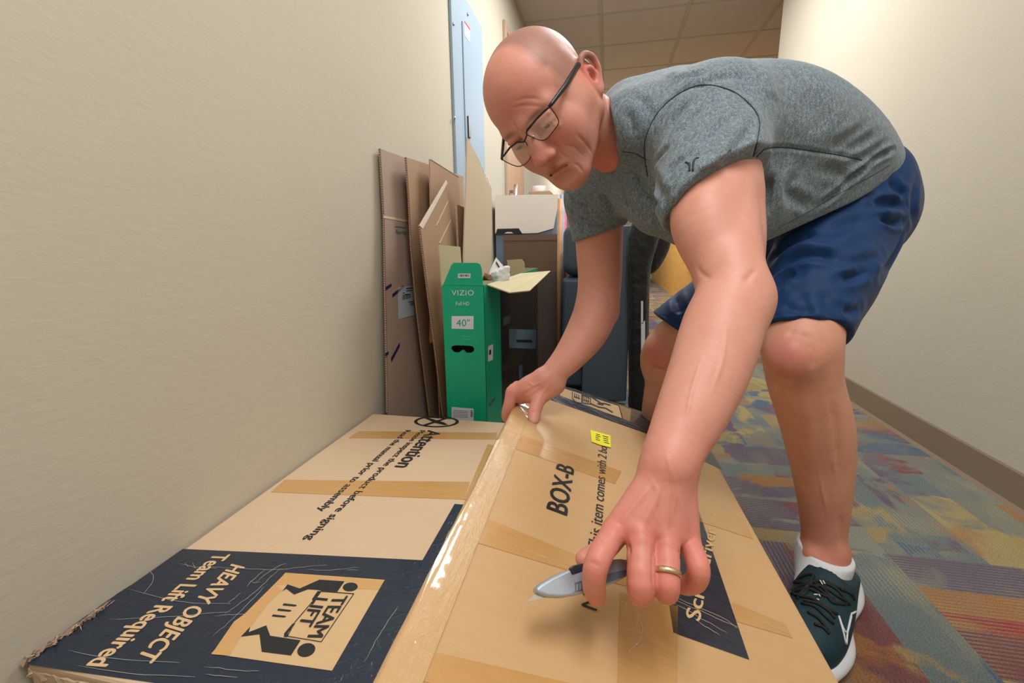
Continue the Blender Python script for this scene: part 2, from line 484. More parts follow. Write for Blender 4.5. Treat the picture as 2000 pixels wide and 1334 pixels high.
def carpet_tile(ix, iy):
    global tile_me
    g = .0001; cx, cy = TX0 + .21 + (ix + .5) * TS - TS, TY0 + (iy + .5) * TS
    if tile_me is None:
        v, f = boxm(-TS / 2 + g, TS / 2 - g, -TS / 2 + g, TS / 2 - g, -.0045, 0)
        tile_me = bpy.data.meshes.new('carpet_tile'); tile_me.from_pydata(v, [], f); tile_me.materials.append(M_CARPET)
    o = bpy.data.objects.new('carpet_tile', tile_me); COL.objects.link(o); o.parent = floor
    o.location = Vector((cx, cy, 0)) - floor.location
    o.rotation_euler = (0, 0, ((ix + iy) % 2) * math.pi / 2 + (math.pi if (ix * 7 + iy * 3) % 4 < 2 else 0))
for iy in range(0, 22):
    for ix in range(0, 10 if iy > 9 else 5): 
        if TX0 + .21 + ix * TS - TS < 4.1: carpet_tile(ix, iy)
# ceiling: grid and tiles
M_TILE = material('ceiling_tile', srgb(196, 186, 180), rough=.9, spec=.1, bump=.4, bscale=240, var=.03)
M_GRID = material('ceiling_grid', srgb(176, 168, 156), rough=.5)
M_SLAB = material('ceiling_slab', srgb(150, 145, 138), rough=.9)
ceiling = struct(box('ceiling', WL - .12, 4.32, YB - .12, YF + .12, CH + .02, CH + .10, M_SLAB))
GX, GY = .637, .57; X0c = -.097 - GX; Y0c = 3.915 - 12 * GY
tm = None
for iy in range(0, 24):
    for ix in range(0, 8):
        xa, xb_ = X0c + ix * GX, X0c + (ix + 1) * GX; ya, yb_ = Y0c + iy * GY, Y0c + (iy + 1) * GY
        xa2, xb2 = max(xa, WL), min(xb_, WR if yb_ < 3.5 else 4.2)
        if xb2 - xa2 < .1 or ya > YF: continue
        o = box('ceiling_tile', xa2 + .010, xb2 - .010, ya + .010, yb_ - .010, CH - .002, CH + .012, M_TILE, ceiling)
for ix in range(1, 8):
    x = X0c + ix * GX
    box('grid_bar', x - .012, x + .012, YB if x < WR else 3.7, YF, CH - .006, CH + .004, M_GRID, ceiling)
for iy in range(0, 24):
    y = Y0c + iy * GY
    if YB < y < YF: box('grid_bar', WL, WR if y < 3.65 else 4.2, y - .012, y + .012, CH - .005, CH + .004, M_GRID, ceiling)
struct(box('trim_1', WL, WL + .022, YB, YF, CH - .008, CH + .0, M_GRID))
# ================================================================== PRINT AND TAPE HELPERS
def text_geo(s, bold=0.0, shear=0.0, spacing=1.0):
    cu = bpy.data.curves.new('t', 'FONT'); cu.body = s; cu.size = 1.0; cu.offset = 0.0; cu.shear = shear
    cu.space_character = spacing; cu.resolution_u = 3
    ob = bpy.data.objects.new('t', cu); COL.objects.link(ob)
    dg = bpy.context.evaluated_depsgraph_get(); me = ob.evaluated_get(dg).to_mesh()
    V = np.array([v.co[:] for v in me.vertices]); F = [tuple(p.vertices) for p in me.polygons]
    ob.evaluated_get(dg).to_mesh_clear(); bpy.data.objects.remove(ob); bpy.data.curves.remove(cu)
    if bold > 0:                                      # heavier strokes: the glyphs again, shifted sideways a little
        n = len(V); V0 = V.copy(); F0 = list(F)
        for k, (dx, dy) in enumerate(((bold, 0), (-bold, 0), (0, bold * .6), (0, -bold * .6))):
            W = V0.copy(); W[:, 0] += dx; W[:, 1] += dy; W[:, 2] = (k + 1) * .00005
            V = np.vstack([V, W]); F = F + [tuple(i + n * (k + 1) for i in f) for f in F0]
    return V, F
CAPH = 0.729
class Surf:
    """a flat printable face: point p0, unit normal n (towards the viewer)"""
    def __init__(s, p0, n): s.p0 = np.array(p0, float); s.n = nrm(n)
    def at(s, px, py, off=0.0): return onplane(px, py, s.p0 + s.n * off, s.n)
    def poly(s, name, pts, mat, parent, off=.0004, **k):
        Q = [s.at(a, b, off) for a, b in pts]
        o = mk(name, Q, [tuple(range(len(Q)))], mat, parent, **k)
        if o.data.polygons[0].normal @ Vector(s.n) < 0: o.data.flip_normals()
        return o
    def text(s, name, txt, a, b, cap, mat, parent, bold=0.0, off=.0008, frac=1.0, shear=0.0, spacing=1.0):
        """a, b: pixels of baseline start and end; cap: pixel of the cap height above the start"""
        V, F = text_geo(txt, bold, shear, spacing)
        A, B, Cc = s.at(*a, off), s.at(*b, off), s.at(*cap, off)
        w = V[:, 0].max() - V[:, 0].min(); x0 = V[:, 0].min()
        up = Cc - A; dr = (B - A)
        W = A + ((V[:, :1] - x0) / w) * dr * frac + (V[:, 1:2] / CAPH) * up + V[:, 2:3] * s.n
        o = mk(name, W, F, mat, parent)
        if len(o.data.polygons) and o.data.polygons[0].normal @ Vector(s.n) < 0: o.data.flip_normals()
        return o
def tape_poly(S, name, pts, mat, parent, off=.0006, thick=.0003):
    Q = [S.at(a, b, off) for a, b in pts]
    return slab(name, Q, thick, mat, parent, n=S.n if True else None)

def card_mat(name, col, col2=None, flute=0.0, fdir='X', fs=220.0, coat=0.0, rough=.7, bump=.15):
    m = material(name, col, rough=rough, spec=.3, coat=coat, coat_rough=.12); N = NB(m)
    tc = N.n('TexCoord').outputs['Object']
    sc = (30, 1.5, 1) if fdir == 'Y' else (1.5, 30, 1)
    st = N.noise(N.mapping(tc, sc), 3.0, 4, .6)
    big = N.noise(tc, 4, 3)
    c2 = col2 or tuple([c * .86 for c in col[:3]] + [1])
    c = N.mix(N.math('ADD', N.math('MULTIPLY', st, .45), N.math('MULTIPLY', big, .45)), col, c2)
    N.l(c, N.b.inputs['Base Color'])
    sep = N.n('SeparateXYZ'); N.l(tc, sep.inputs[0])
    fl = N.math('SINE', N.math('MULTIPLY', sep.outputs[{'X': 1, 'Y': 0, 'Z': 2}[fdir]], fs * 6.28))
    h = N.math('ADD', N.math('MULTIPLY', fl, flute), N.math('ADD', N.math('MULTIPLY', N.noise(tc, 14, 3), .8), N.math('MULTIPLY', N.noise(N.mapping(tc, sc), 8, 2), .15)))
    N.l(N.bump(h, bump, .004), N.b.inputs['Normal'])
    return m
M_CARD = card_mat('kraft_card', srgb(208, 182, 152), flute=.10)
M_CARDB = card_mat('kraft_card_glossy', srgb(206, 172, 128), srgb(192, 154, 108), flute=.04, coat=.18, rough=.55)
M_CARD2 = card_mat('kraft_card_dull', srgb(178, 148, 120), flute=.02, fdir='Z')
M_CARD3 = card_mat('kraft_card_pink', srgb(176, 154, 140), flute=.02, fdir='Z')
M_CARDC = card_mat('kraft_card_cream', srgb(206, 188, 160), flute=.015, fdir='Z')
M_CORE = material('torn_paper', srgb(214, 190, 160), rough=.9, var=.2, vscale=120, bump=.8, bscale=260)
M_CORE_D = material('flute_edge', srgb(120, 94, 70), rough=.9, var=.3, vscale=150)
def black_print_mat():
    m = material('black_print', srgb(16, 34, 54), rough=.38, spec=.5, coat=.5, coat_rough=.10); N = NB(m)
    tc = N.n('TexCoord').outputs['Object']
    a = N.noise(N.mapping(tc, (1.0, 2.6, 1), (0, 0, .5)), 14, 4, .55, .8)
    rg = N.ramp(a, [(.46, (0, 0, 0, 1)), (.5, (1, 1, 1, 1)), (.54, (0, 0, 0, 1))])
    N.l(N.bump(N.math('ADD', N.math('MULTIPLY', rg, .5), N.noise(tc, 22, 3)), .35, .004), N.b.inputs['Normal'])
    sc = N.noise(N.mapping(tc, (5, 1, 1), (0, 0, .9)), 26, 5, .7)
    N.l(N.mix(N.ramp(sc, [(.70, (0, 0, 0, 1)), (.78, (1, 1, 1, 1))]), srgb(16, 34, 54), srgb(60, 80, 102)), N.b.inputs['Base Color'])
    return m
M_BLACK = black_print_mat()
M_INK = material('black_ink', srgb(28, 32, 36), rough=.55)
M_KNOCK = material('kraft_lettering', srgb(212, 180, 136), rough=.55, var=.06, vscale=60)
def tape_mat(name, col, rough=.16, bump=.5, sc=(4, 40, 1), coat=1.0):
    m = material(name, col, rough=rough + .15, spec=.5, coat=coat, coat_rough=rough); N = NB(m)
    tc = N.n('TexCoord').outputs['Object']
    st = N.noise(N.mapping(tc, sc), 2.5, 4, .65)
    N.l(N.mix(st, col, tuple([c * .78 for c in col[:3]] + [1])), N.b.inputs['Base Color'])
    N.l(N.bump(N.math('ADD', N.math('MULTIPLY', st, .6), N.noise(tc, 30, 3, .5, .5)), bump, .003), N.b.inputs['Normal'])
    return m
M_TAPE = tape_mat('brown_tape', srgb(206, 160, 98), bump=.25)
M_TAPE2 = tape_mat('clear_tape', srgb(214, 176, 122), rough=.10, bump=.35)
def crinkle_mat():
    m = material('crinkled_tape', srgb(208, 174, 128), rough=.3, spec=.5, coat=1.0, coat_rough=.05); N = NB(m)
    tc = N.n('TexCoord').outputs['Object']
    r1 = N.noise(N.mapping(tc, (60, 9, 60), (0, 0, .5)), 1.6, 3, .6, 1.5)
    r2 = N.noise(N.mapping(tc, (30, 30, 30), (0, 0, -.7)), 3.2, 4, .6, 1.0)
    rd = N.math('ABSOLUTE', N.math('SUBTRACT', r1, .5)); rd2 = N.math('ABSOLUTE', N.math('SUBTRACT', r2, .5))
    h = N.math('ADD', N.math('MULTIPLY', rd, 1.2), rd2)
    N.l(N.mix(N.ramp(N.math('MINIMUM', rd, rd2), [(0, (1, 1, 1, 1)), (.012, (0, 0, 0, 1))]), srgb(204, 168, 120), srgb(212, 182, 142)), N.b.inputs['Base Color'])
    N.l(N.bump(h, .35, .0025), N.b.inputs['Normal'])
    return m
M_CRINK = crinkle_mat()

# ================================================================== CARTON LYING ON THE FLOOR (against the left wall)
ZA = .200
A0 = np.array([WL + .005, .335, 0.0])
cartonA = thing('carton', 'flat carton lying against the left wall, its near end printed black with HEAVY OBJECT', 'box', (-.47, .77, 0))
xa0, xa1, ya0, ya1 = WL + .006, -.262, .335, 1.205
SA = Surf((0, 0, ZA), (0, 0, 1))
def carton_shell(name, P8, mat, parent, nx, ny, amp, seed, round_=.006):
    """box from 8 corner points (4 top, 4 bottom, same order) with gridded, slightly uneven faces"""
    P8 = [np.array(p, float) for p in P8]
    bm = bmesh.new()
    V = [bm.verts.new(p) for p in P8]
    for f in ((0, 1, 2, 3), (7, 6, 5, 4), (0, 4, 5, 1), (1, 5, 6, 2), (2, 6, 7, 3), (3, 7, 4, 0)): bm.faces.new([V[i] for i in f])
    bmesh.ops.recalc_face_normals(bm, faces=bm.faces)
    bmesh.ops.bevel(bm, geom=list(bm.edges), offset=round_, segments=3, affect='EDGES', profile=.6)
    bmesh.ops.subdivide_edges(bm, edges=[e for e in bm.edges if e.calc_length() > .1], cuts=6, use_grid_fill=True)
    bm.normal_update()
    me = bpy.data.meshes.new(name); bm.to_mesh(me); bm.free()
    vs = np.array([v.co[:] for v in me.vertices]); fs = [tuple(p.vertices) for p in me.polygons]
    bpy.data.meshes.remove(me)
    return mk(name, vs, fs, mat, parent, smooth=False)
top = [(xa0, ya0, ZA), (xa1, ya0, ZA), (xa1, ya1, ZA), (xa0, ya1 - .0, ZA)]
carton_shell('carton_body', top + [(x, y, 0.0) for x, y, _ in top], M_CARD, cartonA, 8, 12, 0, 1)
# the black print, L-shaped
SA.poly('black_print', [(357, 1072), (600, 1083), (825, 1094), (888, 984), (912, 986), (868, 1100), (770, 1300), (735, 1380), (430, 1352), (60, 1299), (45, 1286), (150, 1208), (260, 1140)], M_BLACK, cartonA, off=.0005)
# picture panel with TEAM LIFT
c3 = lambda x, y: (x / 2.0, 780 + y / 2.0)
M_TAN = card_mat('print_window', srgb(210, 178, 134), flute=.05, coat=.3, rough=.5)
SA.poly('print_window', [c3(1115, 677), c3(1503, 705), c3(1297, 1060), c3(825, 993)], M_TAN, cartonA, off=.0009)
def inkpoly(name, pts, parent=cartonA, S=SA, cv=c3, mat=None, off=.0013):
    return S.poly(name, [cv(*p) for p in pts], mat or M_INK, parent, off=off)
def disc(cx, cy, rx, ry, n=20, rot=0):
    return [(cx + rx * math.cos(a) * math.cos(rot) - ry * math.sin(a) * math.sin(rot), cy + rx * math.cos(a) * math.sin(rot) + ry * math.sin(a) * math.cos(rot)) for a in np.linspace(0, 2 * math.pi, n, endpoint=False)]
cI = lambda x, y: (400 + x / 5.263, 1100 + y / 5.263)
ink = lambda name, pts, **k: inkpoly(name, pts, cv=cI, **k)
ink('figure_head', disc(1495, 244, 78, 45, rot=-.1)); ink('figure_head', disc(1043, 892, 96, 68, rot=-.35))
ink('figure_body', [(1180, 168), (1437, 186), (1362, 293), (1200, 285), (1165, 275), (1060, 268), (918, 322), (838, 262), (795, 290), (850, 217), (975, 260)])
ink('figure_body', [(632, 638), (672, 745), (985, 792), (885, 948), (585, 910), (562, 730), (370, 755), (468, 652), (452, 708)])
for pts in ([(1160, 285), (1200, 290), (1140, 372), (1112, 388), (1100, 372)], [(905, 618), (930, 622), (858, 712), (846, 762), (812, 758), (815, 722), (868, 660)]): ink('figure_arm', pts)
for x, y in ((815, 412), (760, 466), (705, 526)):
    ink('figure_bar', [(x, y), (x + 122, y + 14), (x + 132, y + 24), (x + 110, y + 32), (x - 12, y + 22), (x - 15, y + 12)])
SA.text('team_lettering', 'TEAM', cI(1336, 332), cI(1052, 760), cI(1482, 334), M_INK, cartonA, bold=.02, off=.0019)
SA.text('lift_lettering', 'LIFT', cI(1140, 350), cI(950, 640), cI(1276, 364), M_INK, cartonA, bold=.02, off=.0019)
def inkframe(pts, w=3.0, closed=True, cv=c3, mat=None, off=.0013, name='sign_outline', S=None, par=None):
    for a, b in list(zip(pts, pts[1:])) + ([(pts[-1], pts[0])] if closed else []):
        a = np.array(a, float); b = np.array(b, float); d = b - a; q = np.array([-d[1], d[0]]) / np.linalg.norm(d) * w / 2
        inkpoly(name, [a + q, b + q, b - q, a - q], parent=par or cartonA, S=S or SA, cv=cv, mat=mat, off=off)
inkframe([(1195, 288), (1532, 312), (1197, 806), (850, 750), (925, 605), (1118, 380)], 8, cv=cI, off=.0016)
M_TAPE_ON = tape_mat('tape_over_print', srgb(212, 166, 106), bump=.25)
inkpoly('tape_band', [(832, 98), (1846, 177), (1790, 272), (1560, 262), (1440, 186), (1180, 168), (975, 258), (850, 217), (730, 225)], cv=cI, mat=M_TAPE_ON, off=.0011)
inkpoly('tape_band', [(832, 98), (730, 225), (800, 275), (640, 430), (470, 650), (340, 800), (255, 950), (70, 935), (300, 600), (410, 520)], cv=cI, mat=M_TAPE_ON, off=.00115)
M_WRINK = material('tape_crease', srgb(176, 176, 172), rough=.2, coat=1)
M_WRINK2 = material('tape_crease_pale', srgb(232, 212, 180), rough=.2, coat=1)
rs_ = np.random.RandomState(11)
def creases(S, cv, par, lines, r=.00055, off=.0010, mat=None):
    mat = mat or (M_WRINK2 if r < .00045 else None)
    for pts in lines:
        Q = [S.at(*cv(*p), off) for p in spline(pts, 4)]
        for q in Q: q += rs_.randn(3) * .0003
        tube('tape_crease', Q, [.55 * r * (.4 + .6 * math.sin(math.pi * i / (len(Q) - 1))) + .00005 for i in range(len(Q))], mat or M_WRINK, par, seg=5)
creases(SA, cI, cartonA, [[(0, 30), (300, 52), (600, 66), (800, 62), (1030, 38), (1260, 18)], [(620, 64), (520, 150), (430, 240)], [(780, 58), (680, 140), (560, 260), (380, 400), (200, 520)],
    [(610, 240), (540, 320), (420, 440), (300, 560), (90, 745)], [(840, 0), (700, 60), (520, 200)], [(1050, 62), (1250, 75), (1400, 60), (1580, 44)], [(1450, 72), (1520, 70), (1580, 68)], [(370, 300), (300, 360), (240, 410)],
    [(0, 1060), (300, 1100), (560, 1110)], [(0, 1140), (160, 1160), (330, 1170)], [(100, 545), (250, 530), (420, 520)], [(1990, 440), (1880, 600), (1760, 800), (1640, 1010)], [(470, 190), (540, 200), (570, 190)]])
creases(SA, c3, cartonA, [[(700, 640), (760, 655), (850, 660)], [(720, 638), (735, 655)], [(750, 636), (765, 660)], [(500, 740), (700, 790), (900, 800)], [(420, 860), (640, 850), (900, 830)], [(260, 980), (420, 1010), (700, 1030)], [(300, 1040), (500, 1070), (760, 1085)], [(560, 640), (600, 700), (560, 760)]])
creases(SA, c3, cartonA, [[(1540, 345), (1600, 350), (1680, 345), (1800, 362)], [(1600, 372), (1700, 360), (1790, 350)], [(1520, 330), (1580, 345), (1640, 380)], [(1700, 378), (1740, 360), (1800, 376)]], r=.0003)
SA.text('lettering', 'HEAVY OBJECT', c3(906, 643), c3(530, 1012), c3(960, 656), M_KNOCK, cartonA, bold=.03, off=.0010)
SA.text('lettering', 'Team Lift Required', c3(843, 603), c3(335, 1040), c3(905, 606), M_KNOCK, cartonA, bold=.03, off=.0010)
SA.text('lettering', 'Attention', c3(1674, 120), c3(1541, 264), c3(1730, 124), M_INK, cartonA, bold=.028)
SA.text('lettering', 'Please inspect the product before signing', c3(1641, 121), c3(1188, 548), c3(1664, 122), M_INK, cartonA, bold=.02)
SA.text('lettering', 'Read the manual prior to assembly', c3(1585, 120), c3(1237, 436), c3(1608, 121), M_INK, cartonA, bold=.02)
# knife-forbidden pictogram
def ring(name, cx, cy, rx, ry, t, n=40):
    out = disc(cx, cy, rx, ry, n); inn = disc(cx, cy, rx - t, ry - t * .36, n)
    Q = [SA.at(*c3(*p), .0006) for p in out] + [SA.at(*c3(*p), .0006) for p in inn]
    mk(name, Q, [(i, (i + 1) % n, (i + 1) % n + n, i + n) for i in range(n)], M_INK, cartonA)
ring('pictogram_ring', 1705, 87, 88, 22, 13)
inkpoly('pictogram_bar', [(1652, 99), (1664, 103), (1752, 74), (1742, 71)], off=.0006)
inkpoly('pictogram_knife', [(1655, 72), (1668, 70), (1735, 90), (1750, 99), (1735, 100), (1700, 92)], off=.0007)
# tape across carton A
tape_poly(SA, 'tape_strip', [c3(1400, 124), c3(1942, 130), c3(1940, 156), c3(1362, 151)], M_TAPE, cartonA)
tape_poly(SA, 'tape_strip', [c3(1112, 314), c3(1836, 322), c3(1812, 391), c3(1058, 362)], M_TAPE, cartonA)
tape_poly(SA, 'tape_strip', [c3(1905, 176), c3(1945, 180), c3(1830, 392), c3(1812, 391)], M_TAPE, cartonA, off=.0008)
# torn near corner: frayed paper plies and splayed fibres
rt = np.random.RandomState(3)
def frayed(name, a, b, drop, n, mat, parent, amp):
    a = np.array(a, float); b = np.array(b, float)
    V = []; F = []
    for i in range(n + 1):
        t = i / n; p = a * (1 - t) + b * t
        V += [p + np.array([0, .004, .001]), p + np.array([rt.uniform(-amp, amp), -rt.uniform(.3, 1) * amp, -drop * .4 + rt.uniform(-amp, amp) * .4]),
              p + np.array([rt.uniform(-amp, amp), -rt.uniform(.1, 1) * amp * 1.4, -drop + rt.uniform(-amp, amp)])]
    for i in range(n):
        for j in (0, 1): F.append((3 * i + j, 3 * i + j + 1, 3 * i + j + 4, 3 * i + j + 3))
    o = mk(name, V, F, mat, parent); s = o.modifiers.new('thick', 'SOLIDIFY'); s.thickness = .0012; return o
frayed('torn_edge', (xa0 + .004, ya0 + .10, ZA), (xa0 + .004, ya0 + .005, ZA - .004), .02, 22, M_CORE, cartonA, .008)
frayed('torn_edge', (xa0 + .002, ya0 + .095, ZA + .003), (xa0 + .001, ya0 - .002, ZA + .004), .006, 40, material('torn_ply', srgb(150, 126, 108), rough=.95), cartonA, .007)
frayed('torn_edge', (xa0, ya0 + .002, ZA - .006), (xa1, ya0 - .001, ZA - .002), .016, 60, M_CORE, cartonA, .003)
for i in range(22):
    p = np.array([xa0 + rt.uniform(-.0, .008), ya0 + rt.uniform(0, .085), ZA + .001])
    q = p + np.array([rt.uniform(0, .012), rt.uniform(-.02, .006), rt.uniform(.002, .016)])
    r_ = q + np.array([rt.uniform(-.006, .012), rt.uniform(-.014, .004), rt.uniform(-.006, .006)])
    tube('paper_fibre', [p, q * .5 + p * .5, r_ * .5 + p * .5], [.0007, .0006, .0002], M_CORE, cartonA, seg=5)

# ================================================================== CARTON BEING LIFTED
B2 = onax(1388, 882, 2, .20); B3 = onax(1640, 1330, 2, .20); B1 = P(1000, 800, .97)
nB = nrm(np.cross(B3 - B1, B2 - B1)); nB = nB if nB[2] > 0 else -nB
SB = Surf(B1, nB)
eB = nrm(B2 - B3); wB = np.cross(eB, nB); wB = wB if wB[0] > 0 else -wB   # eB away from the viewer, wB to the right/down
WB = (B2 - B1) @ wB; LB0 = -.62                                          # near end behind the frame's lower edge
cFR = B2; cFL = B2 - wB * WB; cNR = B2 - eB * 1.12; cNL = cFL - eB * 1.12
TB_ = .195
low = lambda p, left: p - nB * TB_ - (wB * .004 if left else 0)
cartonB = thing('carton', 'large taped carton printed BOX-B, its left side lifted by the man', 'box', (B2[0] - .05, B2[1] - .6, 0.0))
bot = [low(cNL, 1), low(cNR, 0), low(cFR, 0), low(cFL, 1)]
dz = -min(b[2] for b in bot)
bot = [b + np.array([0, 0, max(0, -b[2] + .001)]) for b in bot]
carton_shell('carton_body', [cNL, cNR, cFR, cFL] + bot, M_CARDB, cartonB, 10, 20, 0, 2, round_=.007)
c4 = lambda x, y: (740 + x * .46, 740 + y * .46)
tp = lambda pts, mat=M_TAPE, off=.0006, name='tape_strip': tape_poly(SB, name, [c4(*p) for p in pts], mat, cartonB, off=off)
tp([(600, 236), (1030, 392), (1003, 446), (556, 288)])
tp([(1350, 510), (1470, 548), (1556, 600), (1590, 680), (1470, 640), (1345, 600)], M_TAPE)
tp([(470, 596), (900, 772), (1240, 880), (1260, 930), (900, 842), (400, 690)])
tp([(1500, 948), (1725, 1040), (1757, 1100), (1520, 1030)])
tp([(1025, 905), (1270, 965), (1268, 1330), (1012, 1330)])
tp([(205, 1152), (980, 1330), (640, 1400), (60, 1250), (90, 1120)])
tp([(590, 232), (618, 240), (545, 300), (430, 590), (345, 722), (205, 1155), (100, 1130), (240, 770), (400, 480), (500, 260)], M_TAPE2, off=.0009)
SB.poly('black_print', [c4(1335, 490), c4(1573, 1192), c4(1250, 1077), c4(1228, 930), c4(1130, 470)], M_BLACK, cartonB, off=.0006)
SB.text('lettering', 'BOX-B', c4(798, 581), c4(830, 378), c4(706, 547), M_INK, cartonB, bold=.02, off=.0012)
SB.text('lettering', 'NOTE: This item comes with 2 boxes', c4(926, 986), c4(972, 255), c4(856, 960), M_INK, cartonB, bold=.0, off=.0012)
SB.text('lettering', 'Screwdriver', c4(1362, 1032), c4(1432, 640), c4(1297, 1010), M_KNOCK, cartonB, bold=.02, off=.0012)
M_YEL = material('yellow_label', srgb(238, 236, 40), rough=.5)
slab('price_sticker', [SB.at(*c4(x, y), .0022) for x, y in ((898, 217), (984, 240), (985, 291), (940, 280), (903, 266))], .0004, M_YEL, cartonB, n=nB, label='yellow price sticker')
for k, (x, y, w) in enumerate([(922, 232, 16), (921, 239, 20), (920, 247, 14), (921, 255, 18), (950, 240, 24), (952, 249, 22), (954, 258, 20), (956, 267, 22)]):
    SB.poly('sticker_text', [c4(x, y), c4(x + w, y + w * .27), c4(x + w, y + w * .27 + 2.6), c4(x, y + 2.6)], M_INK, cartonB, off=.0027)
# dark far end: printed band on the face and the flap that drops away behind it
SB.poly('black_print', [(1030, 766), (1076, 781), (1256, 844), (1412, 918), (1390, 883), (1240, 827), (1076, 766), (1028, 748)], M_BLACK, cartonB, off=.0006)
nE = nrm(nB + eB * .05)
SE = Surf(cFR - nB * .001, nE)
slab('end_flap', [SE.at(*q) for q in [(1030, 748), (1076, 766), (1240, 827), (1389, 883), (1393, 872), (1330, 835), (1268, 809), (1124, 760), (1088, 751), (1044, 738)]], .004, M_BLACK, cartonB, n=nE)
cE = lambda x, y: (1000 + x / 5, 657 + y / 5)
SE.poly('print_window', [cE(482, 500), cE(1040, 680), cE(1072, 798), cE(466, 588)], M_TAN, cartonB, off=.0012)
SE.poly('tape_patch', [cE(1045, 668), cE(1165, 715), cE(1150, 830), cE(1085, 805)], material('tape_dull', srgb(120, 108, 100), rough=.3, coat=.8), cartonB, off=.0011)
fr = lambda pts, w=6, closed=False: inkframe(pts, w, closed, cE, None, .002, 'pictogram', SE, cartonB)
fr([(590, 540), (590, 606), (625, 640), (680, 655), (682, 566)], 8); fr([(690, 574), (766, 606), (766, 662), (690, 648)], 8, True)
fr([(682, 562), (780, 592), (868, 652), (905, 655), (962, 672)], 12); fr([(766, 655), (850, 690), (915, 700), (985, 742)], 12)
for x, y in ((612, 552), (632, 560), (652, 568), (704, 590), (724, 598), (744, 606)): fr([(x, y), (x, y + 46)], 8)
fr([(606, 588), (666, 606)], 7); fr([(698, 618), (756, 636)], 7); fr([(835, 655), (895, 668)], 14)
creases(SB, cE, cartonB, [[(520, 615), (700, 690), (900, 770)], [(560, 615), (720, 665), (880, 735)], [(860, 760), (1000, 800), (1120, 830), (1240, 880)], [(900, 780), (1050, 840), (1260, 915)], [(1000, 800), (1150, 850), (1270, 900)]], r=.0005)
creases(SE, cE, cartonB, [[(1060, 670), (1160, 700), (1330, 765)], [(1080, 700), (1200, 740), (1340, 790)], [(1075, 740), (1200, 780), (1330, 830)], [(1315, 765), (1340, 780), (1350, 810)]], r=.0005)
# crinkled clear tape wrapped over the raised long edge
def edge_tape():
    n1, n2 = 150, 16; V = []; F = []
    R_ = .007; L_ = 1.08
    down = nrm(low(cFL, 1) - cFL)
    prof = []
    for j in range(n2):
        t = j / (n2 - 1)
        if t < .55: prof.append((wB * (.030 * (1 - t / .55) + R_) , nB * 0, 0.0))
        elif t < .75:
            a = (t - .55) / .2 * math.pi / 2
            prof.append((wB * (R_ - R_ * math.sin(a)), down * (R_ - R_ * math.cos(a)), 1.0))
        else: prof.append((wB * 0, down * (R_ + (t - .75) / .25 * .003), .6))
    for i in range(n1):
        s = i / (n1 - 1); base = cFL - eB * (.14 + s * (L_ - .16))
        for j, (a, b, w) in enumerate(prof):
            t = j / (n2 - 1)
            nn = nB if t < .55 else nrm(nB * max(0, 1 - (t - .55) * 5) - wB * min(1, (t - .55) * 5) * .8)
            q = base + a + b
            k = noise3(q[None] * np.array([1, 1, 1.]), 70, 3)[0] * .55 + noise3(q[None], 190, 5)[0] * .35
            edge = .25 if j in (0, n2 - 1) else 1
            V.append(q + nn * (.0013 + .0006 * k * edge))
    for i in range(n1 - 1):
        for j in range(n2 - 1):
            F.append((i * n2 + j, i * n2 + j + 1, (i + 1) * n2 + j + 1, (i + 1) * n2 + j))
    o = mk('edge_tape', V, F, M_CRINK, cartonB, smooth=True, label='crinkled shiny clear tape'); return o
edge_tape()
creases(SB, c4, cartonB, [[(440, 400), (420, 470), (380, 540)], [(400, 450), (450, 470), (480, 460)], [(360, 560), (340, 620), (350, 680)], [(480, 330), (430, 420), (410, 470)], [(520, 690), (620, 725), (760, 775), (830, 800)], [(300, 640), (280, 700), (330, 740)],
    [(1120, 960), (1105, 1020), (1120, 1070), (1085, 1150)], [(1060, 930), (1040, 990)], [(1080, 950), (1100, 1010), (1090, 1060)], [(1130, 1075), (1100, 1120), (1060, 1160)], [(1050, 1060), (1120, 1080), (1140, 1110)],
    [(1240, 920), (1330, 960), (1450, 1010), (1560, 1080)], [(1240, 945), (1340, 1000), (1480, 1080)], [(1250, 935), (1400, 1000), (1540, 1060)], [(1340, 1020), (1400, 1060), (1450, 1090)], [(620, 250), (760, 300), (900, 350)], [(600, 262), (740, 312), (1000, 405)], [(1560, 1000), (1640, 1040), (1740, 1080)]], r=.0004)
# dark print that wraps round the left side near the viewer
lf = [low(cNL, 1), cNL]
nLf = nrm(np.cross(eB, nrm(low(cFL, 1) - cFL))); nLf = nLf if nLf @ wB < 0 else -nLf
q0, q1 = cFL - eB * .62, cNL
dn = nrm(low(cFL, 1) - cFL)
slab('black_print', [q0 + dn * .010 + nLf * .0006, q1 + dn * .010 + nLf * .0006, q1 + dn * .17 + nLf * .0006, q0 + dn * .17 + nLf * .0006], .0003, M_BLACK, cartonB, n=nLf)
print('cartons', round(time.time() - T0, 1))
# ================================================================== ELECTRICAL PANEL on the left wall
M_PANEL = material('panel_enamel', srgb(158, 178, 196), rough=.6, spec=.3)
M_STEEL = material('steel', srgb(190, 194, 198), rough=.25, metal=1.0)
M_DARKP = material('dark_plastic', srgb(30, 36, 44), rough=.4)
M_WHITE = material('white_paper', srgb(224, 222, 218), rough=.6)
wl = lambda px, py, d=0.0: onax(px, py, 0, WL + d)
pt = wl(939, 57)[2]; y0p, y1p = wl(882, 200)[1], wl(940, 200)[1]
panel = thing('electrical_panel', 'pale blue-grey steel electrical panel on the left wall above the cardboard', 'panel', (WL + .01, (y0p + y1p) / 2, .82))
box('panel_trim', WL + .0005, WL + .014, y0p, y1p, .82, pt, M_PANEL, panel, bev=.002)
ydoor = wl(899, 150)[1]
box('panel_door', WL + .014, WL + .020, ydoor, y1p - .055, .90, pt - .13, M_PANEL, panel, bev=.0015)
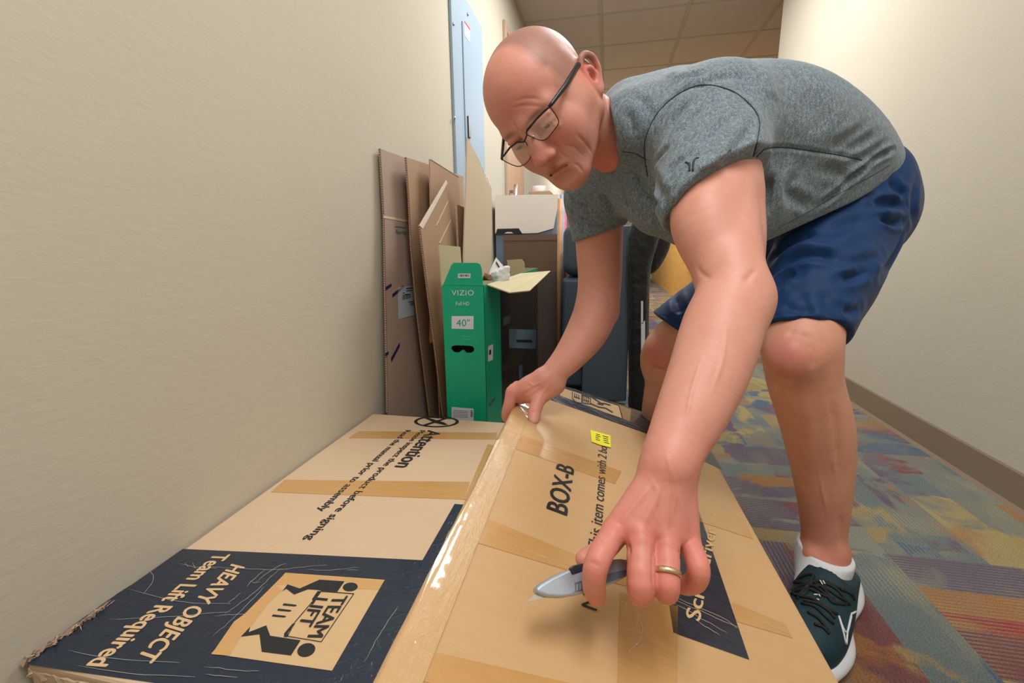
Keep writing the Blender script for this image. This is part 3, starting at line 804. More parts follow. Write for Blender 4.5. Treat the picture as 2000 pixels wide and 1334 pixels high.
lt = box('latch', WL + .020, WL + .027, wl(905, 240)[1], wl(909, 240)[1], wl(906, 268)[2], wl(906, 228)[2], M_DARKP, panel, bev=.001)
def screw(px, py):
    c = wl(px, py, .014); V = []; F = []
    tube('screw', [c, c + np.array([.004, 0, 0]), c + np.array([.0065, 0, 0])], [.007, .007, .003], M_STEEL, panel, seg=10, up=[0, 0, 1])
for q in ((885, 47), (913, 28), (887, 230), (937, 125), (938, 275)): screw(*q)
slab('warning_label', [wl(907, 42, .0212), wl(918, 58, .0212), wl(918, 84, .0212), wl(907, 68, .0212)], .0004, M_WHITE, panel, n=np.array([1., 0, 0]))
M_RED = material('red_ink', srgb(214, 60, 66), rough=.5)
slab('label_bar', [wl(907, 40, .0216), wl(918, 56, .0216), wl(918, 60, .0216), wl(907, 44, .0216)], .0003, M_RED, panel, n=np.array([1., 0, 0]))

# ================================================================== DOOR on the left wall further down
M_WOODO = material('maple_door', srgb(212, 172, 140), rough=.45, var=.12, vscale=3, stretch=(1, 6, .6))
M_FRAME = material('door_frame', srgb(186, 160, 136), rough=.5)
yd0, yd1 = wl(985, 60)[1], 3.78
door = struct(box('door_1', WL - .04, WL + .004, yd0, yd1, .005, 2.08, M_WOODO))
struct(box('trim_2', WL, WL + .02, yd0 - .055, yd0, 0, 2.13, M_FRAME, bev=.003))
struct(box('trim_3', WL, WL + .02, yd1, yd1 + .055, 0, 2.13, M_FRAME, bev=.003))
struct(box('trim_4', WL, WL + .02, yd0, yd1, 2.08, 2.13, M_FRAME, bev=.003))
hz = onax(990, 349, 0, WL + .05)[2]
tube('door_handle', [(WL + .05, yd0 + .07, hz - .30), (WL + .05, yd0 + .07, hz)], .012, M_STEEL, door, seg=12)
box('handle_plate', WL + .004, WL + .05, yd0 + .06, yd0 + .08, hz - .26, hz - .24, M_STEEL, door)
box('handle_plate', WL + .004, WL + .05, yd0 + .06, yd0 + .08, hz - .06, hz - .04, M_STEEL, door)
box('door_closer', WL + .004, WL + .05, yd0 + .04, yd0 + .26, 1.95, 2.01, M_WHITE, door, bev=.004)

# ================================================================== TV CARTON standing on end
GY = 1.30
M_GREEN = material('green_print', srgb(0, 164, 124), rough=.42, spec=.4, coat=.15, coat_rough=.3, var=.04, vscale=5, bump=.12, bscale=20)
M_GREEN2 = material('green_ink_pale', srgb(60, 190, 156), rough=.5)
M_TVDARK = material('dark_print', srgb(34, 36, 38), rough=.3, coat=.3, var=.3, vscale=12, stretch=(1, 1, 2))
M_PALE = material('pale_print', srgb(206, 212, 220), rough=.5)
M_CREAM = card_mat('carton_inside', srgb(196, 184, 148), flute=.06, fdir='Y')
gt = onax(865, 557, 1, GY); gtr = onax(944, 557, 1, GY)
gx0, gx1, gz = -.486, gtr[0], gt[2]
tv = thing('carton', 'tall narrow bright green television carton with open flaps, behind the flat carton', 'box', ((gx0 + gx1) / 2, GY + .48, 0))
tvL = 1.10
# walls of the open carton
th = .005
SG = Surf((0, GY, 0), (0, -1, 0))
# front face with the hand hole
g = lambda x, y: (860 + x / 4.17, 500 + y / 4.17)
hole = [(92, 765), (88, 748), (100, 732), (130, 727), (230, 730), (262, 736), (276, 752), (272, 775), (250, 790), (210, 790), (196, 772), (180, 765), (162, 778), (148, 788), (112, 785)]
def face_with_hole():
    bm = bmesh.new()
    outer = [np.array([gx0, GY, 0.0]), np.array([gx1, GY, 0.0]), np.array([gx1, GY, gz]), np.array([gx0, GY, gz])]
    inner = [SG.at(*g(*p)) for p in hole]
    vo = [bm.verts.new(p) for p in outer]; vi = [bm.verts.new(p) for p in inner]
    ed = [bm.edges.new((vo[i], vo[(i + 1) % 4])) for i in range(4)] + [bm.edges.new((vi[i], vi[(i + 1) % len(vi)])) for i in range(len(vi))]
    bmesh.ops.triangle_fill(bm, use_beauty=True, edges=ed)
    me = bpy.data.meshes.new('x'); bm.to_mesh(me); bm.free()
    vs = np.array([v.co[:] for v in me.vertices]); fs = [tuple(p.vertices) for p in me.polygons]
    o = mk('front_panel', vs, fs, M_GREEN, tv)
    if o.data.polygons[0].normal.y > 0: o.data.flip_normals()
    s = o.modifiers.new('thick', 'SOLIDIFY'); s.thickness = th; s.offset = -1
face_with_hole()
box('side_panel', gx1 - th, gx1, GY + .0005, GY + tvL, 0, gz, M_GREEN, tv)
box('side_panel', gx0, gx0 + th, GY + .0005, GY + tvL, 0, gz, M_CREAM, tv)
box('back_panel', gx0 + th, gx1 - th, GY + tvL - th, GY + tvL, 0, gz, M_CREAM, tv)
box('shade_filler', gx0 + th + .001, gx1 - th - .001, GY + .03, GY + tvL - .01, th, gz - .10, material('hole_shade', srgb(30, 30, 30), rough=.9), tv)  # dark block added so the hand hole reads as shaded inside
box('bottom_panel', gx0 + th, gx1 - th, GY + th, GY + tvL - th, 0.0, th, M_GREEN, tv)
SG.poly('front_flap_print', [g(22, 236), g(347, 242), g(335, 105), g(322, 66), g(300, 56), g(110, 55), (882, 519)], M_GREEN, tv, off=.001)
slab('front_flap', [SG.at(*q, .0) for q in (g(22, 236), g(347, 242), g(335, 105), g(322, 66), g(300, 56), g(110, 55), g(92, 68))], th, M_GREEN, tv, n=np.array([0, -1., 0]))
SG.poly('barcode_label', [g(145, 143), g(247, 143), g(245, 180), g(142, 180)], M_PALE, tv, off=.002)
for k in range(9): SG.poly('barcode_bar', [g(152 + k * 10, 150), g(156 + k * 10 + (k * 7) % 4, 150), g(156 + k * 10 + (k * 7) % 4, 168), g(152 + k * 10, 168)], M_DARKP, tv, off=.0026)
SG.text('lettering', 'VIZIO', g(92, 321), g(272, 321), g(92, 277), M_PALE, tv, bold=-.005, off=.001, spacing=1.1)
SG.text('lettering', 'Full HD', g(127, 402), g(237, 402), g(127, 372), M_PALE, tv, bold=-.012, off=.001)
SG.text('lettering', 'Smart TV', g(143, 436), g(220, 436), g(143, 421), M_GREEN2, tv, off=.001)
SG.poly('size_label', [g(92, 489), g(271, 489), g(270, 597), g(92, 592)], M_PALE, tv, off=.0006)
SG.text('lettering', '40"', g(130, 571), g(240, 571), g(130, 514), M_GREEN, tv, bold=.0, off=.0012)
SG.poly('info_text', [g(182, 655), g(245, 655), g(245, 660), g(182, 660)], M_GREEN2, tv)
SG.poly('info_text', [g(182, 675), g(268, 677), g(268, 682), g(182, 680)], M_GREEN2, tv)
for k in range(6):
    SG.poly('info_text', [g(98, 1135 + k * 14), g(150, 1135 + k * 14), g(150, 1138 + k * 14), g(98, 1138 + k * 14)], M_GREEN2, tv)
    SG.poly('info_text', [g(182, 1135 + k * 14), g(226, 1135 + k * 14), g(226, 1138 + k * 14), g(182, 1138 + k * 14)], M_GREEN2, tv)
SG.poly('spec_label', [g(92, 1229), g(271, 1243), g(271, 1420), g(92, 1420)], M_PALE, tv, off=.0006)
for k in range(5): SG.poly('label_line', [g(104, 1255 + k * 13), g(225, 1262 + k * 13), g(225, 1264.5 + k * 13), g(104, 1257.5 + k * 13)], M_DARKP, tv, off=.0012)
for k in range(7): SG.poly('label_bar', [g(246, 1256 + k * 8), g(264, 1257 + k * 8), g(264, 1261 + k * 8), g(246, 1260 + k * 8)], M_DARKP, tv, off=.0012)
SGX = Surf((gx1, 0, 0), (1, 0, 0))
box('side_picture', gx1, gx1 + .0006, onax(979, 700, 0, gx1)[1], GY + tvL - .005, .02, gz - .02, M_TVDARK, tv)
SGX.poly('side_label', [g(390, 735), g(430, 718), g(428, 845), g(388, 862)], M_PALE, tv, off=.001)
SGX.poly('side_label_mark', [g(398, 768), g(414, 760), g(414, 800), g(398, 808)], M_DARKP, tv, off=.0016)
SGX.poly('side_label', [g(560, 595), g(782, 600), g(780, 757), g(560, 748)], material('side_label_grey', srgb(96, 122, 138), rough=.5), tv, off=.0012)
SGX.poly('side_label_mark', [g(620, 680), g(748, 682), g(748, 705), g(620, 700)], M_DARKP, tv, off=.0018)
for a, b, c, d in (((395, 1205), (445, 1150), (448, 1165), (400, 1225)), ((640, 900), (668, 880), (668, 1000), (640, 1030)), ((512, 500), (570, 480), (570, 545), (512, 570))):
    SGX.poly('side_print', [g(*a), g(*b), g(*c), g(*d)], material('side_print_grey', srgb(70, 92, 96), rough=.5), tv, off=.0012)
# open flaps: the long one folded out over the right side, small ones standing
f0 = np.array([gx1, onax(948, 560, 0, gx1)[1] + .02, gz]); f1 = np.array([gx1, GY + .62, gz])
slab('long_flap', [f0, f0 + np.array([.075, -.02, -.022]), f0 + np.array([.125, .05, -.022]), f1 + np.array([.13, -.03, .012]), f1 + np.array([0, 0, 0])], .004, M_CREAM, tv, n=np.array([.15, 0, 1.]), bev=.001)
slab('rear_flap', [onax(x, y, 1, GY + .80) for x, y in ((996, 552), (990, 508), (1018, 506), (1024, 513), (1026, 548))], .004, M_CREAM, tv, n=np.array([0, -1., 0]))
slab('side_flap', [onax(x, y, 0, gx0 - .006) for x, y in ((857, 478), (899, 482), (903, 530), (903, 560), (864, 560), (861, 520))], .004, M_CREAM, tv, n=np.array([1., 0, 0]))
# plastic bag and paper poking out
def crumple(name, c, r, mat, label, cat, seed, flat=(1, 1, 1), amp=.35, sub=4):
    bm = bmesh.new(); bmesh.ops.create_icosphere(bm, subdivisions=sub, radius=1)
    rs = np.random.RandomState(seed); D_ = rs.randn(14, 3); D_ /= np.linalg.norm(D_, axis=1)[:, None]; H_ = rs.uniform(.35, .75, 14)
    for v in bm.verts:
        p = np.array(v.co); s = 1.0
        dd = D_ @ p
        for h, q in zip(H_, dd):
            if q > h: s = min(s, h / q)
        s *= 1 + amp * .25 * noise3(p[None] * 1.0, 6.0, seed)[0]
        v.co = Vector(p * s * np.array(flat) * r)
    me = bpy.data.meshes.new(name); bm.to_mesh(me); bm.free()
    vs = np.array([v.co[:] for v in me.vertices]) + np.array(c); fs = [tuple(p.vertices) for p in me.polygons]
    o = mk(name, vs, fs, mat); tag(o, label, cat); return o
M_POLY = material('white_polythene', srgb(214, 220, 228), rough=.25, spec=.6, coat=.6, coat_rough=.1, bump=.5, bscale=70)
c_ = P(972, 536, 1.56)
crumple('plastic_bag', c_, .058, M_POLY, 'crumpled white plastic bag poking out of the green carton', 'bag', 5, (1.0, .9, .75))
env = slab('padded_envelope', [P(955, 532, 1.60), P(968, 504, 1.62), P(982, 520, 1.62), P(968, 548, 1.60)], .006, M_WHITE); tag(env, 'white paper envelope with a dark stripe sticking up behind the plastic bag', 'envelope')
slab('stripe', [P(968, 513, 1.605), P(970, 511, 1.605), P(983, 533, 1.605), P(981, 535, 1.605)], .003, M_DARKP, env)
M_BROWNP = material('brown_paper', srgb(150, 112, 84), rough=.9, bump=.6, bscale=40)
crumple('packing_paper', P(950, 542, 1.50), .030, M_BROWNP, 'crumpled brown packing paper inside the green carton', 'paper', 9, (1, 1, .8))

# ================================================================== FLATTENED CARDBOARD leaning on the left wall
def sheet(label, xb, pts, mat, fold=None, lean=.03, th=.0048, edge=None, wav=True):
    """outline in measured points; the lowest ones are carried down to the floor"""
    n = nrm([1, 0, lean]); p0 = np.array([xb, 0, 0])
    Q = []
    for x, y in pts:
        if y is None:                       # floor point below pixel column x
            a = onplane(x, 600, p0, n); Q.append(np.array([xb, a[1], 0.0]))
        else: Q.append(onplane(x, y, p0, n))
    ys = [q[1] for q in Q]
    t = thing('cardboard_sheet', label, 'cardboard', (xb, (min(ys) + max(ys)) / 2, 0), 'flattened cardboard leaning on the left wall')
    slab('board', Q, th, mat, t, n=n)
    if edge:                                # the corrugated core showing along an edge
        for a, b, m in edge:
            A, B = Q[a], Q[b]; k = max(2, int(np.linalg.norm(B - A) / .0036)); V = []; F = []
            out = nrm(np.cross(nrm(B - A), n))
            for i in range(k + 1):
                c = A + (B - A) * i / k + out * .0004 * (1 if i % 2 else -1); V += [c + n * .0006, c - n * (th + .0006), c + n * .0006 - out * .003, c - n * (th + .0006) - out * .003]
            for i in range(k): F += [(4 * i, 4 * i + 1, 4 * i + 5, 4 * i + 4), (4 * i, 4 * i + 4, 4 * i + 6, 4 * i + 2), (4 * i + 1, 4 * i + 3, 4 * i + 7, 4 * i + 5)]
            mk('corrugated_edge', V, F, m, t)
    return t, Surf(p0, n), Q
t1, S1, _ = sheet('greyish pink flattened carton with a white shipping label, leftmost of the cardboard', -.655, [(742, 290), (830, 322), (830, 440), (838, 766), (838, None), (757, None), (757, 805), (750, 424)], M_CARD3, edge=[(0, 7, M_CORE_D), (7, 6, M_CORE_D)])
slab('fold_crease', [S1.at(750, 421, .001), S1.at(830, 436, .001), S1.at(830, 440, .001), S1.at(750, 426, .001)], .002, M_CORE, t1, n=S1.n)
s1 = lambda x, y: (720 + x / 4.6, 540 + y / 4.6); s2 = lambda x, y: (720 + x / 4.6, 270 + y / 4.6)
S1.poly('shipping_label', [s1(262, 100), s1(412, 78), s1(412, 345), s1(266, 386)], material('label_paper', srgb(186, 198, 212), rough=.5), t1, off=.001)
for k in range(10): S1.poly('barcode_bar', [s1(302 + k * 8, 165 - k), s1(305 + k * 8 + k % 3, 165 - k), s1(305 + k * 8 + k % 3, 212 - k * 2), s1(302 + k * 8, 213 - k * 2)], M_INK, t1, off=.0016)
for k in range(4): S1.poly('barcode_bar', [s1(374 + k * 9, 238 - k), s1(379 + k * 9, 238 - k), s1(379 + k * 9, 264 - k), s1(374 + k * 9, 265 - k)], M_INK, t1, off=.0016)
for k, (x, y, w) in enumerate([(338, 104, 60), (340, 126, 48), (308, 148, 14), (325, 160, 45), (356, 226, 50)]): S1.poly('label_text', [s1(x, y), s1(x + w, y - 5), s1(x + w, y + 3), s1(x, y + 8)], M_INK, t1, off=.0016)
M_NAVYINK = material('navy_ink', srgb(26, 38, 84), rough=.5)
for a, b, c, d in (((152, 95), (205, 62), (207, 88), (152, 128)), ((212, 160), (310, 80), (314, 104), (214, 190)), ((200, 735), (278, 592), (282, 625), (206, 772)), ((150, 690), (180, 672), (180, 700), (150, 720))):
    S1.poly('ink_mark', [s1(*a), s1(*b), s1(*c), s1(*d)], M_NAVYINK, t1, off=.001)
M_GRNINK = material('green_ink', srgb(70, 132, 108), rough=.6)
S1.poly('ink_mark', [s2(236, 788), s2(332, 800), s2(332, 808), s2(236, 797)], M_GRNINK, t1, off=.001)
S1.text('lettering', 'flooring', s2(244, 858), s2(338, 862), s2(244, 818), M_GRNINK, t1, bold=.03, off=.001)
sheet('tan flattened carton standing second from the left, its long fluted edge facing out', -.617, [(793, 307), (846, 324), (905, 345), (905, None), (840, None), (840, 812), (815, 610), (803, 480), (799, 390)], M_CARD2, edge=[(0, 8, M_CORE_D), (8, 7, M_CORE_D), (7, 6, M_CORE_D), (6, 5, M_CORE_D)])
t3, S3, Q3 = sheet('brown flattened carton with a dark slanting top edge under the electrical panel', -.580, [(840, 312), (896, 347), (899, 400), (905, 480), (905, None), (842, None), (842, 420)], M_CARD2, edge=[(0, 1, M_CORE_D)])
t4, S4, Q4 = sheet('slanted tan cardboard sheet with a white torn upper edge and fluted front edge', -.535, [(820, 441), (871, 354), (878, 400), (887, 470), (896, 560), (896, None), (868, None), (866, 812), (845, 640), (832, 540)], M_CARD2, edge=[(0, 9, M_CORE_D), (9, 8, M_CORE_D), (8, 7, M_CORE_D)])
slab('torn_edge', [S4.at(820, 441, .001), S4.at(872, 352, .001), S4.at(874, 358, .001), S4.at(826, 447, .001)], .002, material('white_torn', srgb(222, 214, 200), rough=.9, bump=1, bscale=200), t4, n=S4.n)
for a, b in (((875, 392), (852, 440)), ((880, 430), (858, 475))):
    slab('crease_line', [S4.at(*a, .0012), S4.at(a[0] + 1.5, a[1] + .5, .0012), S4.at(b[0] + 1.5, b[1] + .5, .0012), S4.at(*b, .0012)], .0008, M_CORE, t4, n=S4.n)
sheet('narrow brown cardboard strip wedged beside the tall beige sheet', -.530, [(892, 402), (895, 400), (908, 406), (906, 640), (906, None), (894, None)], M_CARD2, edge=[(0, 5, M_CORE)])
t6, S6, Q6 = sheet('tall beige cardboard sheet with a ragged torn right edge', -.510, [(913, 268), (924, 290), (934, 309), (938, 322), (944, 334), (949, 350), (953, 357), (960, 368), (961, 440), (959, 520), (956, None), (900, None), (906, 500), (910, 380)], M_CARDC, lean=.0)
for i in range(40):
    s = i / 39; x = 934 + 26 * s; y = 310 + 58 * s
    a = S6.at(x, y, .0); d = np.array([0, rt.uniform(.002, .010), rt.uniform(-.002, .008)])
    tube('torn_fibre', [a - d * .6, a, a + d * .6 + np.array([.002, 0, 0])], [.0008, .0013, .0005], bpy.data.materials['white_torn'], t6, seg=5)
# crumpled paper wedged between the sheets
crumple('packing_paper', onax(844, 655, 0, -.572), .035, M_BROWNP, 'crushed strip of brown packing paper wedged between two sheets', 'paper', 12, (.45, .55, 1.9))

# ================================================================== CARTONS, CHAIR AND BAG further down the corridor
M_GREYCARD = card_mat('carton_grey_brown', srgb(112, 98, 88), fdir='Z')  # grey-brown card of the front and side panels
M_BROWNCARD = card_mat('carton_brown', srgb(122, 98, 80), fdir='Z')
BY = 2.42
bx0, bx1 = -.62, onax(1092, 600, 1, BY)[0]; bz = onax(1040, 530, 1, BY)[2]
bb = thing('carton', 'open brown carton with its back flap raised, standing behind the green carton', 'box', ((bx0 + bx1) / 2, BY + .18, 0))
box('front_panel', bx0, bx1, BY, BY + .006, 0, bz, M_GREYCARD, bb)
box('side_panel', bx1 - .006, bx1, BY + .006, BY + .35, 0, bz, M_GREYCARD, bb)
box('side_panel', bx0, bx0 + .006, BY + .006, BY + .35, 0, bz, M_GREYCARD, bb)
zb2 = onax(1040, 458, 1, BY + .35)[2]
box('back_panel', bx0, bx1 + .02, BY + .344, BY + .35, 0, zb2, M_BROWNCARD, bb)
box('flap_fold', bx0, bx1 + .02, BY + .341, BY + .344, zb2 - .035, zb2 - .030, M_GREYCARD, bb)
WY = BY + .38
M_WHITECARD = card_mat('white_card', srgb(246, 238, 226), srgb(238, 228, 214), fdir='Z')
wz = onax(1040, 381, 1, WY)[2]; wx1 = onax(1090, 400, 1, WY)[0]; wz0 = onax(1040, 453, 1, WY)[2]
wb = thing('carton', 'off-white carton with a black slotted handle, behind the brown carton', 'box', (-.5, WY + .15, 0))
wq = [onax(x, y, 1, WY) for x, y in ((967, 382), (1040, 380), (1091, 380), (1088, 410), (1081, 446), (1050, 455), (1020, 456), (967, 456))]
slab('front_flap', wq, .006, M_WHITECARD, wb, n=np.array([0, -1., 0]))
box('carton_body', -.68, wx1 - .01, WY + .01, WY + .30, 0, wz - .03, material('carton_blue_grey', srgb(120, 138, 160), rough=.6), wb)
hn = [onax(x, y, 1, WY - .004) for x, y in ((968, 458), (971, 447), (1013, 446), (1021, 458))]
slab('handle', hn, .004, M_DARKP, wb, n=np.array([0, -1., 0]))
slab('handle_slot', [onax(x, y, 1, WY - .0075) for x, y in ((985, 456), (990, 453), (998, 453), (1003, 456))], .001, M_WHITE, wb, n=np.array([0, -1., 0]))
tz = onax(1055, 373, 1, 3.45)[2]; tx0, tx1 = onax(1033, 373, 1, 3.45)[0], onax(1074, 373, 1, 3.45)[0]
tag(box('carton', tx0, tx1, 3.45, 3.75, 0, tz, M_CARD2, bev=.003), 'tan carton at the far left that carries the white roll', 'box')
cx_, cr_ = (onax(1037, 365, 1, 3.52)[0] + onax(1066, 365, 1, 3.52)[0]) / 2, (onax(1066, 365, 1, 3.52)[0] - onax(1037, 365, 1, 3.52)[0]) / 2
roll = tube('tape_roll', [(cx_, 3.52 + cr_ * .2, tz), (cx_, 3.52 + cr_ * .2, tz + .002), (cx_, 3.52 + cr_ * .2, tz + .040), (cx_, 3.52 + cr_ * .2, tz + .042)], [cr_ * .985, cr_, cr_, cr_ * .985], M_WHITE, seg=32, up=[1, 0, 0])
tag(roll, 'white roll of tape lying on top of the far tan carton', 'roll')
for k, (x, w) in enumerate(((1066, 8), (1082, 6))):
    a = onax(x, 379, 1, WY + .12); 
    o = box('marker_cap', a[0], a[0] + w * .0035, WY + .1, WY + .13, wz - .03, wz + .012 - k * .002, M_DARKP, bev=.004)
    tag(o, ['wider black object lying on the off-white carton', 'narrower black object lying on the off-white carton'][k], 'object')
# rolled posters standing beside the cartons
for k, (px, c, lab, zt) in enumerate(((1092, srgb(196, 150, 112), 'tan rolled poster tube, first right of the off-white carton', 388), (1096, srgb(150, 160, 186), 'blue-grey rolled poster standing between a tan and a pink roll', 380), (1100, srgb(214, 92, 112), 'pink rolled poster standing beside the grey armchair', 392))):
    b = onax(px, 600, 1, 2.36 + .035 * k); zz = onax(px, zt, 1, 2.36 + .035 * k)[2]
    o = tube('poster_tube', [(b[0], b[1], 0), (b[0], b[1], zz * .5), (b[0], b[1], zz)], .013, material('poster_%d' % k, c, rough=.6, var=.2, vscale=20), seg=14, up=[1, 0, 0])
    tag(o, lab, 'tube', 'rolled posters')
# grey armchair seen from its side
M_VINYL = material('grey_vinyl', srgb(62, 78, 94), rough=.45, spec=.5, bump=.15, bscale=300)
M_VINYL2 = material('grey_panel', srgb(74, 86, 98), rough=.6, bump=.3, bscale=400)
CYc = 2.0
cx = lambda px, py=600, y=CYc: onax(px, py, 1, y)
ch = thing('armchair', 'dark blue-grey upholstered chair with rounded cushions behind the man\'s arm', 'chair', (cx(1160)[0], CYc + .3, 0))
def cushion(name, x0, x1, y0, y1, z0, z1, r, mat):
    o = box(name, x0, x1, y0, y1, z0, z1, mat, ch); m = o.modifiers.new('b', 'BEVEL'); m.width = r; m.segments = 6
    for p in o.data.polygons: p.use_smooth = True
    return o
zc = lambda py: cx(1110, py)[2]
cushion('back_cushion', cx(1096)[0], cx(1218)[0], CYc + .02, CYc + .5, zc(541), zc(436), .05, M_VINYL)
cushion('seat_cushion', cx(1096)[0], cx(1218)[0], CYc + .02, CYc + .5, .06, zc(544), .02, M_VINYL)
box('side_panel', cx(1140)[0], cx(1230)[0], CYc - .03, CYc + .01, .02, zc(443), M_VINYL2, ch, bev=.006)
for x in (cx(1100)[0], cx(1220)[0]):
    for y in (CYc + .06, CYc + .46): tube('leg', [(x, y, 0), (x, y, .07)], .014, M_DARKP, ch, seg=10)
M_NYLON = material('black_nylon', srgb(22, 24, 26), rough=.55, spec=.4, sheen=.1, bump=.8, bscale=14, bdist=.02)
fb = Field()
yb = CYc - .06
bp = lambda px, py, y=yb: onax(px, py, 1, y)
fb.limb([(bp(1246, 800) , .035), (bp(1247, 700), .038), (bp(1247, 600), .038), (bp(1248, 520), .042), (bp(1256, 470), .05), (bp(1262, 440), .05)], .02)
fb.limb([(bp(1258, 440, yb + .1), .05), (bp(1278, 468, yb + .1), .055), (bp(1266, 520, yb + .1), .035)], .03)
for k in range(5): fb.limb([(bp(1236 + k * 6, 795, yb - .03), .006), (bp(1238 + k * 5 + (k % 2) * 4, 640, yb - .036), .007), (bp(1238 + k * 6, 480, yb - .036), .005)], .012)
fb.cone(bp(1246, 800) * np.array([1, 1, 0]) + np.array([0, 0, .036]), bp(1246, 800), .036, .036, .02)
V, F = fb.mesh(.008, smooth=2)
bag = thing('garment_bag', 'black garment bag with a red tag draped over the side of the grey chair', 'bag', (bp(1246, 700)[0], yb, 0))
mk('bag_body', V, F, M_NYLON, bag, smooth=True)
M_REDT = material('red_tag', srgb(222, 50, 56), rough=.5)
slab('hang_tag', [bp(x, y, yb - .02) for x, y in ((1260, 455), (1270, 457), (1273, 470), (1266, 476), (1261, 470))], .002, M_REDT, bag, n=np.array([0, -1., 0]), label='red tag')
SBg = Surf((0, yb - .055, 0), (0, -1, 0))
for q in ([(1252, 588), (1256, 588), (1256, 632), (1252, 632)], [(1252, 632), (1260, 626), (1260, 692), (1252, 706)]):
    slab('white_patch', [SBg.at(*p) for p in q], .002, M_PALE, bag, n=SBg.n)
# wooden counter far down on the right
M_OAK = material('golden_wood', srgb(226, 172, 88), rough=.45, var=.12, vscale=4, stretch=(.6, .6, 5))
ct = thing('wooden_counter', 'golden wood counter far down the corridor on the right', 'counter', (1.3, 7.0, 0))
box('counter_front', .93, .97, 4.7, 9.9, 0, 1.02, M_OAK, ct)
box('counter_end', .97, 1.7, 4.7, 4.74, 0, 1.02, M_OAK, ct)
box('counter_top', .90, 1.75, 4.66, 9.95, 1.02, 1.06, M_OAK, ct, bev=.005)
print('background', round(time.time() - T0, 1))
def HEAD_SCULPT(S):
    for pts, w, d in (
        ([(1001, 236), (1008, 249), (1015, 261)], .0022, .0016), ([(984, 240), (992, 252), (1000, 264)], .0024, .0010),
        ([(1101, 283), (1113, 285), (1124, 289), (1138, 303)], .0020, .0016), ([(1126, 262), (1140, 275), (1152, 290), (1158, 303)], .0022, .0014),
        ([(1086, 296), (1098, 301), (1108, 310)], .0020, .0008), ([(1120, 318), (1132, 326), (1140, 338)], .0022, .0010),
        ([(1000, 200), (1030, 192), (1062, 196)], .0022, .0005), ([(996, 212), (1028, 206), (1066, 210)], .0022, .0005),
        ([(1180, 176), (1186, 205), (1190, 240)], .0020, .0010), ([(1189, 180), (1197, 210), (1202, 245)], .0020, .0010),
        ([(1078, 232), (1086, 240), (1092, 252)], .0014, .0006), ([(1076, 246), (1084, 252), (1090, 262)], .0014, .0006)):
        S.push(pts, w * 1.15, d * 1.5)
def ARM_SCULPT(S):
    S.push([(1454, 553), (1464, 540), (1477, 525)], .004, .0022)
    S.push([(1362, 520), (1372, 536), (1392, 546)], .004, .0015)
    for a, m, b, d in (((1283, 935), (1240, 985), (1206, 1030), .0014), ((1295, 935), (1272, 990), (1254, 1035), .0016), ((1306, 935), (1304, 990), (1303, 1042), .0014), ((1318, 938), (1334, 1000), (1345, 1055), .0010)):
        S.push([a, m, b], .0032, -d)                       # tendons
    for pts, d in (([(1268, 930), (1285, 965), (1278, 1000), (1292, 1030)], .0012), ([(1310, 940), (1318, 975), (1312, 1010)], .0010), ([(1300, 880), (1310, 920), (1316, 950)], .0012), ([(1370, 700), (1352, 760), (1338, 830)], .0012), ([(1420, 640), (1412, 700), (1390, 770)], .0012)):
        S.push(pts, .0018, -d)                             # veins
    for c in ((1200, 1036), (1250, 1040), (1302, 1048), (1346, 1062)): S.push([c, (c[0] + 2, c[1] + 6)], .007, -.0020, taper=False)
    for a, b in (((1226, 1060), (1229, 1085)), ((1276, 1070), (1277, 1150)), ((1327, 1075), (1330, 1100))): S.push([a, b], .0028, .0025)
    for c in ((1160, 1098), (1166, 1104)): S.push([(c[0] - 10, c[1]), (c[0] + 10, c[1] + 2)], .0012, .0006)
def RARM_SCULPT(S):
    for a, b in (((1058, 745), (1015, 768)), ((1066, 748), (1032, 772)), ((1074, 752), (1052, 775))): S.push([a, b], .0034, -.0014)
    S.push([(1030, 745), (1042, 752), (1060, 746)], .0020, -.0014)
    S.push([(1015, 782), (1020, 792), (1028, 795)], .0022, .0016)
    S.push([(1036, 803), (1044, 805), (1052, 806)], .0014, .0010)
    S.push([(1038, 812), (1037, 822), (1041, 829)], .0012, .0007); S.push([(1049, 813), (1049, 824), (1046, 829)], .0012, .0007)
    S.push([(1100, 690), (1082, 715), (1070, 735)], .0018, -.0012)
    S.push([(1180, 560), (1192, 590), (1186, 612)], .006, .0015)
def LEG_SCULPT(S):
    S.push([(1518, 722), (1530, 740), (1550, 745)], .008, .004); S.push([(1572, 660), (1590, 690), (1588, 730)], .008, .004)
    S.push([(1530, 650), (1560, 655), (1600, 668)], .010, .003)
    S.push([(1572, 760), (1582, 850), (1586, 940)], .010, -.0035)         # shin bone
    S.push([(1622, 770), (1634, 850), (1636, 910)], .007, .0028)
    for pts in ([(1640, 840), (1636, 870), (1628, 905), (1634, 930)], [(1600, 920), (1606, 960), (1616, 1000)], [(1560, 790), (1564, 850), (1572, 900)]): S.push(pts, .0022, -.0018)
    S.push([(1640, 1000), (1642, 1040), (1640, 1075)], .006, .003)
    S.push([(1275, 712), (1285, 722), (1300, 724)], .008, .004)
SEAMS = [([(1265, 345), (1259, 305), (1261, 270), (1281, 225), (1318, 188), (1368, 166), (1424, 175), (1464, 203), (1483, 235), (1479, 275), (1472, 305)], .0009, .0002),
         ([(1478, 306), (1498, 290), (1535, 288), (1582, 294), (1640, 303), (1684, 313)], .0009, .0002),
         ([(1322, 400), (1380, 372), (1430, 346), (1472, 326)], .0005, .0002),
         ([(1738, 322), (1700, 345), (1640, 378), (1585, 410), (1520, 446)], .0005, .0002),
         ([(1216, 296), (1240, 300), (1262, 312)], .0009, .0002)]
